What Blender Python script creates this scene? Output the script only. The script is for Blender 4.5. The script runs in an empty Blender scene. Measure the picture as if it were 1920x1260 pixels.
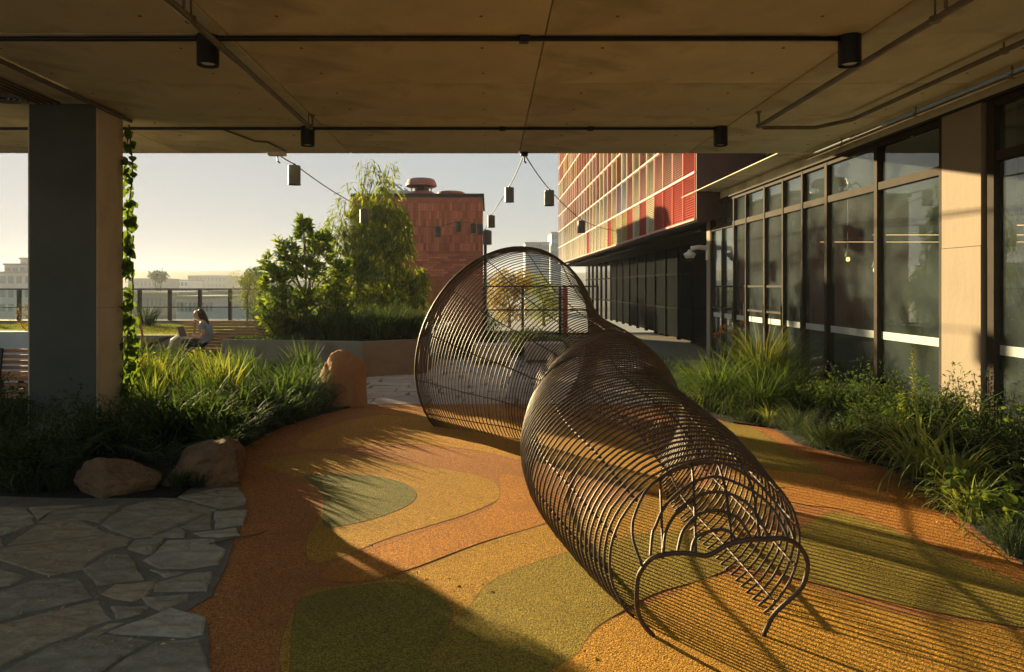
import bpy, bmesh, math, random
import numpy as np
from mathutils import Vector, Matrix, Quaternion
random.seed(7); RNG = np.random.default_rng(7)
R = math.radians
SC = bpy.context.scene
COL = SC.collection
# ------------------------------------------------------------ camera, sky, sun, exposure
F, HX, HY, EYE = 1350.0, 918.0, 537.0, 1.6          # focal length and level-line of the photograph, in its 1920 px
cd = bpy.data.cameras.new('camera'); cam = bpy.data.objects.new('camera', cd); COL.objects.link(cam)
cam.location = (0, 0, EYE); cam.rotation_euler = (R(90), 0, 0)
cd.sensor_width = 36; cd.lens = 36*F/1920; cd.shift_x = (960-HX)/1920; cd.shift_y = (HY-630)/1920
cd.clip_start = .05; cd.clip_end = 3000
SC.camera = cam
SUN_AZ, SUN_EL = 40.5, 10.5                          # degrees left of the view direction, above the horizon
w = bpy.data.worlds.new('World'); SC.world = w; w.use_nodes = True
nt = w.node_tree
sky = nt.nodes.new('ShaderNodeTexSky'); sky.sky_type = 'NISHITA'; sky.sun_disc = False
sky.sun_elevation = R(SUN_EL); sky.sun_rotation = R(-SUN_AZ)
sky.altitude = 0; sky.air_density = 1.0; sky.dust_density = 0.3; sky.ozone_density = 1.0
bg = nt.nodes['Background']; bg.inputs['Strength'].default_value = .095
# even, milky evening sky: the same soft shoulder over the whole dome, colour = c / (1 + c/1.5)
def vmath(op, a, b):
    n = nt.nodes.new('ShaderNodeVectorMath'); n.operation = op
    for i, v in enumerate((a, b)):
        if hasattr(v, 'is_output'): nt.links.new(v, n.inputs[i])
        else: n.inputs[i].default_value = (v, v, v)
    return n.outputs[0]
nt.links.new(vmath('DIVIDE', sky.outputs['Color'], vmath('ADD', vmath('MULTIPLY', sky.outputs['Color'], 1/1.5), 1.0)), bg.inputs['Color'])
sd = bpy.data.lights.new('sun', 'SUN'); sun = bpy.data.objects.new('sun', sd); COL.objects.link(sun)
sd.energy = 3.25; sd.angle = R(.6); sd.color = (1.0, .77, .42)
SV = Vector((-math.sin(R(SUN_AZ))*math.cos(R(SUN_EL)), math.cos(R(SUN_AZ))*math.cos(R(SUN_EL)), math.sin(R(SUN_EL))))
sun.rotation_euler = SV.to_track_quat('Z', 'Y').to_euler(); sun.location = (-20, 20, 12)
vs = SC.view_settings; vs.view_transform = 'Standard'; vs.look = 'None'; vs.exposure = 2.3; vs.gamma = 1.0; vs.use_curve_mapping = False
SC.cycles.use_denoising = True
SC.cycles.max_bounces = 10; SC.cycles.transparent_max_bounces = 16; SC.cycles.diffuse_bounces = 8
SC.cycles.glossy_bounces = 4; SC.cycles.volume_bounces = 0
SC.cycles.sample_clamp_indirect = 6
# ------------------------------------------------------------ helpers
def G(px, py, z=0.0):
    "ground point seen at photo pixel"
    d = (EYE-z)*F/(py-HY); return Vector(((px-HX)*d/F, d, z))
def W(px, py, d):
    "point at depth d seen at photo pixel"
    return Vector(((px-HX)*d/F, d, EYE-(py-HY)*d/F))
def new_mat(name): 
    m = bpy.data.materials.new(name); m.use_nodes = True
    return m, m.node_tree, m.node_tree.nodes['Principled BSDF']
def mat(name, col, col2=None, scale=4.0, rough=.8, bump=0.0, bscale=40.0, metal=0.0, spec=.4, detail=6.0, stretch=(1,1,1), objrand=0.0, grain=0.0, gscale=300.0, cells=0.0, bdist=.02, stain=None, emit=0.0):
    m, t, b = new_mat(name); N, L = t.nodes, t.links
    b.inputs['Roughness'].default_value = rough; b.inputs['Metallic'].default_value = metal
    b.inputs['Specular IOR Level'].default_value = spec
    tc = N.new('ShaderNodeTexCoord'); mp = N.new('ShaderNodeMapping'); mp.inputs['Scale'].default_value = stretch
    L.new(tc.outputs['Object'], mp.inputs['Vector'])
    nz = N.new('ShaderNodeTexNoise'); nz.inputs['Scale'].default_value = scale; nz.inputs['Detail'].default_value = detail; nz.inputs['Roughness'].default_value = .62
    L.new(mp.outputs['Vector'], nz.inputs['Vector'])
    rp = N.new('ShaderNodeValToRGB'); rp.color_ramp.elements[0].position = .32; rp.color_ramp.elements[1].position = .68
    c2 = col2 or tuple(c*.72 for c in col)
    rp.color_ramp.elements[0].color = (*c2, 1); rp.color_ramp.elements[1].color = (*col, 1)
    L.new(nz.outputs['Fac'], rp.inputs['Fac']); out = rp.outputs['Color']
    def mul(fac_out, lo, hi):
        nonlocal out
        mr = N.new('ShaderNodeMapRange'); mr.inputs['To Min'].default_value = lo; mr.inputs['To Max'].default_value = hi
        L.new(fac_out, mr.inputs['Value'])
        mx = N.new('ShaderNodeMix'); mx.data_type = 'RGBA'; mx.blend_type = 'MULTIPLY'; mx.inputs['Factor'].default_value = 1
        L.new(out, mx.inputs['A']); L.new(mr.outputs['Result'], mx.inputs['B']); out = mx.outputs['Result']
    if objrand:
        oi = N.new('ShaderNodeObjectInfo'); mul(oi.outputs['Random'], 1-objrand, 1+objrand)
    if grain:
        g = N.new('ShaderNodeTexNoise'); g.inputs['Scale'].default_value = gscale; g.inputs['Detail'].default_value = 2
        L.new(tc.outputs['Object'], g.inputs['Vector']); mul(g.outputs['Fac'], 1-grain*2, 1+grain*2)
    if cells:      # loose granules, each its own tone
        vo = N.new('ShaderNodeTexVoronoi'); vo.inputs['Scale'].default_value = cells; L.new(tc.outputs['Object'], vo.inputs['Vector'])
        sx = N.new('ShaderNodeSeparateColor'); L.new(vo.outputs['Color'], sx.inputs['Color']); mul(sx.outputs['Red'], .45, 1.55)
    if stain:
        s = N.new('ShaderNodeTexNoise'); s.inputs['Scale'].default_value = stain[1]; s.inputs['Detail'].default_value = 8; s.inputs['Distortion'].default_value = 1.2
        L.new(mp.outputs['Vector'], s.inputs['Vector'])
        r2 = N.new('ShaderNodeValToRGB'); r2.color_ramp.elements[0].position = .5; r2.color_ramp.elements[1].position = .72
        r2.color_ramp.elements[0].color = (0, 0, 0, 1); r2.color_ramp.elements[1].color = (stain[2],)*3+(1,)
        L.new(s.outputs['Fac'], r2.inputs['Fac'])
        mx = N.new('ShaderNodeMix'); mx.data_type = 'RGBA'; L.new(r2.outputs['Color'], mx.inputs['Factor'])
        L.new(out, mx.inputs['A']); mx.inputs['B'].default_value = (*stain[0], 1); out = mx.outputs['Result']
    L.new(out, b.inputs['Base Color'])
    if bump:
        bn = N.new('ShaderNodeTexNoise'); bn.inputs['Scale'].default_value = bscale; bn.inputs['Detail'].default_value = 5
        L.new(mp.outputs['Vector'], bn.inputs['Vector'])
        bp = N.new('ShaderNodeBump'); bp.inputs['Strength'].default_value = bump; bp.inputs['Distance'].default_value = bdist
        L.new(bn.outputs['Fac'], bp.inputs['Height']); L.new(bp.outputs['Normal'], b.inputs['Normal'])
    if emit:
        b.inputs['Emission Color'].default_value = (*col, 1); b.inputs['Emission Strength'].default_value = emit
    return m
def leafmat(name, c1, c2, tr=.45, trc=None, rough=.5):
    "leaf: each leaf (mesh island) takes its own mix of two greens, and light comes through it"
    m, t, b = new_mat(name); N, L = t.nodes, t.links
    g = N.new('ShaderNodeNewGeometry'); mx = N.new('ShaderNodeMix'); mx.data_type = 'RGBA'
    L.new(g.outputs['Random Per Island'], mx.inputs['Factor'])
    mx.inputs['A'].default_value = (*c1, 1); mx.inputs['B'].default_value = (*c2, 1)
    L.new(mx.outputs['Result'], b.inputs['Base Color']); b.inputs['Roughness'].default_value = .68; b.inputs['Specular IOR Level'].default_value = .14
    tl = N.new('ShaderNodeBsdfTranslucent'); m2 = N.new('ShaderNodeMix'); m2.data_type = 'RGBA'; m2.blend_type = 'MULTIPLY'; m2.inputs['Factor'].default_value = 1
    L.new(mx.outputs['Result'], m2.inputs['A']); m2.inputs['B'].default_value = (*(trc or (2.2, 1.9, .8)), 1); m2.clamp_result = False
    L.new(m2.outputs['Result'], tl.inputs['Color'])
    ms = N.new('ShaderNodeMixShader'); ms.inputs['Fac'].default_value = tr
    L.new(b.outputs['BSDF'], ms.inputs[1]); L.new(tl.outputs['BSDF'], ms.inputs[2]); L.new(ms.outputs['Shader'], N['Material Output'].inputs['Surface'])
    return m
def glassmat(name, tint=(.7,.75,.72), ior=1.6, rough=.0, dust=0.0):
    m, t, b = new_mat(name); N, L = t.nodes, t.links; N.remove(b)
    fr = N.new('ShaderNodeFresnel'); ge = N.new('ShaderNodeNewGeometry')      # a thin sheet: both faces reflect alike
    mi = N.new('ShaderNodeMapRange'); mi.inputs['To Min'].default_value = ior; mi.inputs['To Max'].default_value = 1/ior
    L.new(ge.outputs['Backfacing'], mi.inputs['Value']); L.new(mi.outputs['Result'], fr.inputs['IOR'])
    tr = N.new('ShaderNodeBsdfTransparent'); tr.inputs['Color'].default_value = (*tint, 1)
    gl = N.new('ShaderNodeBsdfGlossy'); gl.inputs['Roughness'].default_value = rough; gl.inputs['Color'].default_value = (1, 1, 1, 1)
    ms = N.new('ShaderNodeMixShader'); L.new(fr.outputs['Fac'], ms.inputs['Fac']); L.new(tr.outputs[0], ms.inputs[1]); L.new(gl.outputs[0], ms.inputs[2])
    last = ms.outputs[0]
    if dust:        # a thin uneven film of dust on the glass
        df = N.new('ShaderNodeBsdfDiffuse'); df.inputs['Color'].default_value = (.46, .58, .60, 1)
        tc = N.new('ShaderNodeTexCoord'); nz = N.new('ShaderNodeTexNoise'); nz.inputs['Scale'].default_value = 1.3; nz.inputs['Detail'].default_value = 6; nz.inputs['Distortion'].default_value = .8
        L.new(tc.outputs['Object'], nz.inputs['Vector'])
        mr = N.new('ShaderNodeMapRange'); mr.inputs['From Min'].default_value = .35; mr.inputs['From Max'].default_value = .7; mr.inputs['To Min'].default_value = dust*.4; mr.inputs['To Max'].default_value = dust*1.7
        L.new(nz.outputs['Fac'], mr.inputs['Value'])
        m2 = N.new('ShaderNodeMixShader'); L.new(mr.outputs['Result'], m2.inputs['Fac']); L.new(last, m2.inputs[1]); L.new(df.outputs[0], m2.inputs[2]); last = m2.outputs[0]
    L.new(last, N['Material Output'].inputs['Surface'])
    return m
class MB:
    "collects shapes that belong to one part; build() links them as one mesh object"
    def __init__(s): s.v = []; s.f = []; s.mi = []
    def add(s, vs, fs, mi=0):
        o = len(s.v); s.v += [tuple(v) for v in vs]; s.f += [tuple(i+o for i in f) for f in fs]; s.mi += [mi]*len(fs); return s
    def box(s, x0, x1, y0, y1, z0, z1, mi=0):
        vs = [(x, y, z) for z in (z0, z1) for y in (y0, y1) for x in (x0, x1)]
        return s.add(vs, [(0,2,3,1), (4,5,7,6), (0,1,5,4), (2,6,7,3), (0,4,6,2), (1,3,7,5)], mi)
    def bar(s, a, b, wx, wy, mi=0, up=(0,0,1)):
        a, b = Vector(a), Vector(b); d = (b-a).normalized(); u = Vector(up)
        if abs(d.dot(u)) > .98: u = Vector((0,1,0))
        sx = d.cross(u).normalized(); sy = sx.cross(d)
        vs = [p + sx*(i*wx/2) + sy*(j*wy/2) for p in (a, b) for i, j in ((-1,-1),(1,-1),(1,1),(-1,1))]
        return s.add(vs, [(3,2,1,0), (4,5,6,7)]+[(k, (k+1)%4, (k+1)%4+4, k+4) for k in range(4)], mi)
    def tube(s, pts, r, n=6, mi=0, cap=True):
        pts = [Vector(p) for p in pts]; m = len(pts); rr = r if hasattr(r, '__len__') else [r]*m
        vs = []; ref = None
        for i, p in enumerate(pts):
            d = (pts[min(i+1, m-1)]-pts[max(i-1, 0)]).normalized()
            if ref is None:
                ref = Vector((0,0,1)) if abs(d.z) < .9 else Vector((1,0,0))
            u = (ref - d*ref.dot(d)).normalized(); v = d.cross(u); ref = u
            vs += [p + (u*math.cos(2*math.pi*k/n) + v*math.sin(2*math.pi*k/n))*rr[i] for k in range(n)]
        fs = [(i*n+k, i*n+(k+1)%n, (i+1)*n+(k+1)%n, (i+1)*n+k) for i in range(m-1) for k in range(n)]
        if cap: fs += [tuple(range(n-1, -1, -1)), tuple((m-1)*n+k for k in range(n))]
        return s.add(vs, fs, mi)
    def lathe(s, prof, c=(0,0,0), n=20, mi=0, sx=1, sy=1):
        "profile of (radius, z) turned about z"
        c = Vector(c); vs = []; fs = []
        for r, z in prof: vs += [(c.x+r*math.cos(2*math.pi*k/n)*sx, c.y+r*math.sin(2*math.pi*k/n)*sy, c.z+z) for k in range(n)]
        for i in range(len(prof)-1): fs += [(i*n+k, i*n+(k+1)%n, (i+1)*n+(k+1)%n, (i+1)*n+k) for k in range(n)]
        fs += [tuple(range(n-1, -1, -1)), tuple((len(prof)-1)*n+k for k in range(n))]
        return s.add(vs, fs, mi)
    def prism(s, poly, z0, z1, mi=0, bevel=0.0):
        "upright prism over a plan outline (counter-clockwise); bevel draws the top edge in"
        n = len(poly); c = Vector((sum(p[0] for p in poly)/n, sum(p[1] for p in poly)/n))
        lo = [(p[0], p[1], z0) for p in poly]; hi = [(p[0], p[1], z1-bevel) for p in poly]
        if bevel:
            tp = []
            for p in poly:
                d = Vector((p[0], p[1]))-c; k = max(0, 1-bevel*1.5/max(d.length, .01)); tp.append((c.x+d.x*k, c.y+d.y*k, z1))
            vs = lo+hi+tp
            fs = [tuple(range(n-1, -1, -1)), tuple(2*n+k for k in range(n))]
            for a in (0, n): fs += [(a+k, a+(k+1)%n, a+n+(k+1)%n, a+n+k) for k in range(n)]
        else:
            vs = lo+hi; fs = [tuple(range(n-1, -1, -1)), tuple(n+k for k in range(n))]+[(k, (k+1)%n, n+(k+1)%n, n+k) for k in range(n)]
        return s.add(vs, fs, mi)
    def arr(s, V, Fc, mi=0):
        "numpy vertices (n,3) and faces"
        o = len(s.v); s.v += V.tolist(); s.f += (Fc+o).tolist(); s.mi += (mi.tolist() if hasattr(mi, 'tolist') else [mi]*len(Fc)); return s
    def build(s, name, mats, parent=None, smooth=False, loc=None):
        me = bpy.data.meshes.new(name); me.from_pydata(s.v, [], s.f)
        for m in (mats if isinstance(mats, (list, tuple)) else [mats]): me.materials.append(m)
        if any(s.mi): me.polygons.foreach_set('material_index', s.mi)
        if smooth: me.polygons.foreach_set('use_smooth', [True]*len(s.f))
        me.update()
        o = bpy.data.objects.new(name, me); COL.objects.link(o)
        if loc is not None: o.location = loc
        if parent is not None: o.parent = parent
        return o
def tag(o, label, cat, group=None):
    o['label'] = label; o['category'] = cat
    if group: o['group'] = group
    return o
def struct(o, label=None):
    o['kind'] = 'structure'
    if label: o['label'] = label
    return o
def stuff(o, label=None, cat=None):
    o['kind'] = 'stuff'
    if label: o['label'] = label
    if cat: o['category'] = cat
    return o
def thing(name, label, cat, loc=(0,0,0), rz=0.0, group=None):
    o = bpy.data.objects.new(name, None); COL.objects.link(o); o.location = loc; o.rotation_euler = (0, 0, rz); o.empty_display_size = .2
    return tag(o, label, cat, group)
def part_of(name, me, parent, loc=(0,0,0), rot=(0,0,0), scale=(1,1,1)):
    o = bpy.data.objects.new(name, me); COL.objects.link(o); o.parent = parent; o.location = loc; o.rotation_euler = rot; o.scale = scale
    return o
def copy_tree(o, loc=None, rz=None, label=None, parent=None):
    c = o.copy(); COL.objects.link(c)
    if parent is not None: c.parent = parent
    if loc is not None: c.location = loc
    if rz is not None: c.rotation_euler = (0, 0, rz)
    if label: c['label'] = label
    for ch in list(o.children): copy_tree(ch, parent=c)
    return c
def smooth_loop(pts, n=5):
    "closed Catmull-Rom through plan points"
    P = [Vector((p[0], p[1])) for p in pts]; out = []; m = len(P)
    for i in range(m):
        p0, p1, p2, p3 = P[i-1], P[i], P[(i+1)%m], P[(i+2)%m]
        for k in range(n):
            t = k/n; out.append(.5*((2*p1)+(p2-p0)*t+(2*p0-5*p1+4*p2-p3)*t*t+(3*p1-p0-3*p2+p3)*t**3))
    return out
def ccw(poly):
    a = sum(poly[i][0]*poly[(i+1)%len(poly)][1]-poly[(i+1)%len(poly)][0]*poly[i][1] for i in range(len(poly)))
    return poly if a > 0 else poly[::-1]
# ------------------------------------------------------------ foliage arrays
def blades(n, r0, L, tilt, droop, wd, seed, segs=5, up=0.0):
    "arching strap leaves from a common base"
    g = np.random.default_rng(seed)
    ph = g.uniform(0, 2*np.pi, n); rad = r0*np.sqrt(g.random(n)); ln = L*g.uniform(.6, 1.1, n)
    th = np.abs(g.normal(0, 1, n))*tilt*.7 + .04; dr = droop*g.uniform(.4, 1.5, n)
    p = np.stack([rad*np.cos(ph+g.normal(0,.6,n)), rad*np.sin(ph+g.normal(0,.6,n)), np.zeros(n)], 1)
    wv = wd*g.uniform(.7, 1.2, n); tw = ph+np.pi/2+g.normal(0, .5, n); sd_ = np.stack([np.cos(tw), np.sin(tw), np.zeros(n)], 1)
    V = np.zeros((n, segs+1, 2, 3)); a = th.copy()
    for k in range(segs+1):
        f = k/segs; ww = wv*(1-f**2.2)*.5*(.55+.45*min(1, f*4)) + .0006
        V[:, k, 0] = p-sd_*ww[:, None]; V[:, k, 1] = p+sd_*ww[:, None]
        st = ln/segs
        p = p+np.stack([np.sin(a)*np.cos(ph), np.sin(a)*np.sin(ph), np.cos(a)], 1)*st[:, None]
        a = np.minimum(a+dr/segs*(.5+f*1.5), 2.75)
    V[..., 2] = np.maximum(V[..., 2], .01)
    idx = np.arange(n*(segs+1)*2).reshape(n, segs+1, 2)
    Fc = np.stack([idx[:, :-1, 0], idx[:, :-1, 1], idx[:, 1:, 1], idx[:, 1:, 0]], -1).reshape(-1, 4)
    return V.reshape(-1, 3), Fc
def leaves(P, D, L, Wd, seed, curl=.25, roll=1.0):
    "one folded leaf per point: base P, direction D"
    g = np.random.default_rng(seed); n = len(P)
    D = D/np.linalg.norm(D, axis=1, keepdims=True)
    u = np.cross(D, np.array([0, 0, 1.0])+g.normal(0, .15, (n, 3))); u /= np.linalg.norm(u, axis=1, keepdims=True)+1e-9
    nn = np.cross(u, D); an = g.normal(0, roll, n)[:, None]
    u2 = u*np.cos(an)+nn*np.sin(an); n2 = np.cross(u2, D)
    ln = (L*g.uniform(.65, 1.15, n))[:, None]; wd = (Wd*g.uniform(.75, 1.15, n))[:, None]
    q0 = P; q1 = P+D*ln*.55+u2*wd*.5+n2*wd*curl; q3 = P+D*ln*.55-u2*wd*.5+n2*wd*curl
    qm = P+D*ln*.5; q2 = P+D*ln-n2*ln*curl*.5*g.uniform(0, 1, (n, 1)); q2[:, 2] -= ln[:, 0]*curl*.4
    V = np.stack([q0, q1, q2, q3, qm], 1).reshape(-1, 3)
    b = np.arange(n)[:, None]*5
    Fc = np.concatenate([b+[[0, 1, 4]], b+[[4, 1, 2]], b+[[0, 4, 3]], b+[[4, 3, 2]]]).reshape(-1, 3)
    return V, Fc
def ball(n, c, rad, seed, shell=.35):
    "points spread through an ellipsoid, thicker towards its skin, and their outward directions"
    g = np.random.default_rng(seed); d = g.normal(0, 1, (n, 3)); d /= np.linalg.norm(d, axis=1, keepdims=True)
    r = g.random(n)**shell; return np.array(c)+d*r[:, None]*np.array(rad), d
# ------------------------------------------------------------ materials
M = {}
M['concrete'] = mat('concrete', (.66,.60,.41), (.53,.48,.315), scale=1.3, rough=.85, bump=.25, bscale=18, objrand=.10, grain=.05, gscale=60, stain=((.24,.20,.13), .9, .75))
M['concrete_wall'] = mat('concrete_wall', (.28,.225,.16), (.24,.195,.14), scale=1.6, rough=.85, bump=.2, bscale=14, grain=.05, gscale=50, stain=((.26,.21,.15), 1.5, .45), stretch=(1,1,.5))
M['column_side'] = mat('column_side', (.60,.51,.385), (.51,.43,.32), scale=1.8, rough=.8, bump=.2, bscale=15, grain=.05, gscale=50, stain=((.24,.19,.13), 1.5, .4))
M['column_front_shade'] = mat('column_front_shade', (.10,.105,.085), (.075,.08,.065), scale=1.6, rough=.75, bump=.15, bscale=15, grain=.05, gscale=50)  # same concrete as the sides, with the front's shade put into the colour
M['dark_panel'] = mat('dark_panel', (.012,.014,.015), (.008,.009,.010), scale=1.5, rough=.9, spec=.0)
M['dark_glass'] = glassmat('dark_glass', (.10,.12,.12), 1.33)
M['dark_steel'] = mat('dark_steel', (.022,.022,.026), (.014,.014,.018), scale=8, rough=.45, metal=.2, spec=.5)
M['black_paint'] = mat('black_paint', (.012,.012,.018), (.008,.008,.012), scale=8, rough=.4, spec=.5)
M['lamp_metal'] = mat('lamp_metal', (.05,.05,.05), (.035,.035,.035), scale=6, rough=.5, spec=.5)
M['pipe'] = mat('pipe', (.20,.165,.12), (.14,.115,.085), scale=5, rough=.6, metal=.2, bump=.05)
M['rod'] = mat('rod', (.098,.065,.038), (.055,.037,.024), scale=22, rough=.5, metal=.35, bump=.15, bscale=160, spec=.5)
M['frame_bronze'] = mat('frame_bronze', (.050,.040,.028), (.036,.029,.021), scale=6, rough=.75, metal=0, spec=.12)
M['soil'] = mat('soil', (.020,.015,.011), (.010,.008,.006), scale=9, rough=1, bump=1.0, bscale=30)
M['stone_base'] = mat('stone_base', (.185,.165,.12), (.12,.105,.075), scale=7, rough=.95, bump=.6, bscale=40)
def stone_mat(name, a, b): return mat(name, a, b, scale=6.5, rough=.85, bump=1.0, bscale=6, bdist=.05, objrand=.13, grain=.07, gscale=45, detail=9, stain=((.20,.15,.10), 2.2, .55), stretch=(1,1.9,1))
M['flag_grey'] = stone_mat('flag_grey', (.34,.30,.20), (.19,.165,.11))
M['flag_tan'] = stone_mat('flag_tan', (.37,.295,.18), (.23,.18,.11))
M['flag_pale'] = stone_mat('flag_pale', (.41,.37,.265), (.255,.225,.16))
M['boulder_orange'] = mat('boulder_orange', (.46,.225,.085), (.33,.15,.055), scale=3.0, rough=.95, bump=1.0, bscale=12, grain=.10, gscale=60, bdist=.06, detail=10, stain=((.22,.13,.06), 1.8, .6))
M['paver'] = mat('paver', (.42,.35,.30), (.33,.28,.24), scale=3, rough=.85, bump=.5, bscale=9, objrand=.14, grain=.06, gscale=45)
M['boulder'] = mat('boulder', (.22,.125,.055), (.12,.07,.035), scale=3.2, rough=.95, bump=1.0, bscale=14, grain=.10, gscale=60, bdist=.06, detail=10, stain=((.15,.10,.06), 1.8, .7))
def rubber(name, a): return mat(name, a, tuple(c*.82 for c in a), scale=.9, rough=.93, bump=.8, bscale=130, grain=.08, gscale=20, cells=160, spec=.25, stain=(tuple(c*.62 for c in a), .8, .5))
M['seam'] = mat('seam', (.30,.155,.035), (.21,.11,.03), scale=14, rough=.95)
M['rubber_red'] = rubber('rubber_red', (.46,.185,.045))
M['rubber_orange'] = rubber('rubber_orange', (.55,.225,.032))
M['rubber_amber'] = rubber('rubber_amber', (.56,.275,.028))
M['rubber_ochre'] = rubber('rubber_ochre', (.50,.265,.030))
M['rubber_olive'] = rubber('rubber_olive', (.33,.235,.028))
M['rubber_moss'] = rubber('rubber_moss', (.27,.21,.028))
M['rubber_green'] = rubber('rubber_green', (.20,.185,.042))
M['brick'] = mat('brick', (.52,.195,.12), (.37,.13,.08), scale=5, rough=.9, bump=.5, bscale=30, objrand=.33, stain=((.42,.25,.19), 3.2, .4))
M['mortar'] = mat('mortar', (.30,.15,.11), (.22,.11,.08), scale=8, rough=.95, bump=.4)
M['parapet'] = mat('parapet', (.03,.035,.035), rough=.6)
M['planter'] = mat('planter', (.20,.20,.185), (.16,.16,.15), scale=2, rough=.8, bump=.15, bscale=20, stain=((.09,.075,.06), 1.4, .5))
M['planter_side'] = mat('planter_side', (.26,.17,.115), (.20,.13,.09), scale=2, rough=.8, bump=.15, bscale=20, objrand=.08, stain=((.15,.10,.07), 1.4, .5))
M['pale_wall'] = mat('pale_wall', (.55,.66,.72), (.50,.60,.66), scale=2, rough=.7)
M['timber'] = mat('timber', (.33,.18,.105), (.22,.12,.07), scale=3, rough=.65, bump=.25, bscale=20, stretch=(.3,6,6), objrand=.2)
M['white_metal'] = mat('white_metal', (.7,.68,.63), rough=.45)
M['glass'] = glassmat('glass', (.82,.86,.83), 1.52, dust=.042)
M['rail_glass'] = glassmat('rail_glass', (.80,.86,.86), 1.45)
M['strip'] = mat('strip', (.42,.46,.43), (.36,.40,.37), scale=3, rough=.6)
M['room_dark'] = mat('room_dark', (.13,.17,.165), (.09,.12,.12), scale=1, rough=.8)
M['room_floor'] = mat('room_floor', (.14,.14,.13), rough=.6)
M['matte_black'] = mat('matte_black', (.010,.010,.011), rough=.95, spec=.03)
M['room_pale'] = mat('room_pale', (.30,.34,.36), rough=.7)
M['room_wood'] = mat('room_wood', (.20,.12,.06), rough=.6)
M['maroon'] = mat('maroon', (.065,.028,.024), (.045,.02,.018), scale=3, rough=.6)
M['lawn_soil'] = mat('lawn_soil', (.13,.16,.035), (.09,.10,.025), scale=12, rough=1, bump=.8)
M['city'] = mat('city', (.22,.21,.19), (.13,.14,.11), scale=.02, rough=.95)
M['hill'] = mat('hill', (.11,.12,.08), (.07,.085,.05), scale=.03, rough=1)
M['lamp_warm'] = mat('lamp_warm', (1.0,.55,.18), rough=.5, emit=.8)
# ------------------------------------------------------------ large structure: city ground, terrace, floors
HC = 3.5            # height of the concrete soffit
o = MB().box(-900,900,-60,1200,-7.2,-7).build('ground', M['city']); struct(o)
# hills along the far edge
hv, hf = [], []
xs = np.linspace(-700, 500, 90); g = np.random.default_rng(3); ridge = np.convolve(g.random(96), np.ones(7)/7, 'valid')
for i, x in enumerate(xs):
    t = 13+7*ridge[i]*(1 if x < -40 else .5)
    hv += [(x, 430, -7), (x, 520, t-5), (x, 640, t-1)]
for i in range(len(xs)-1):
    for k in range(2): hf.append((i*3+k, (i+1)*3+k, (i+1)*3+k+1, i*3+k+1))
mb = MB(); mb.add(hv, hf); struct(mb.build('hills', M['hill'], smooth=True))
terr = struct(MB().box(-32,14,-9,26,-7,-.06).build('terrace', M['stone_base']))
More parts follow.
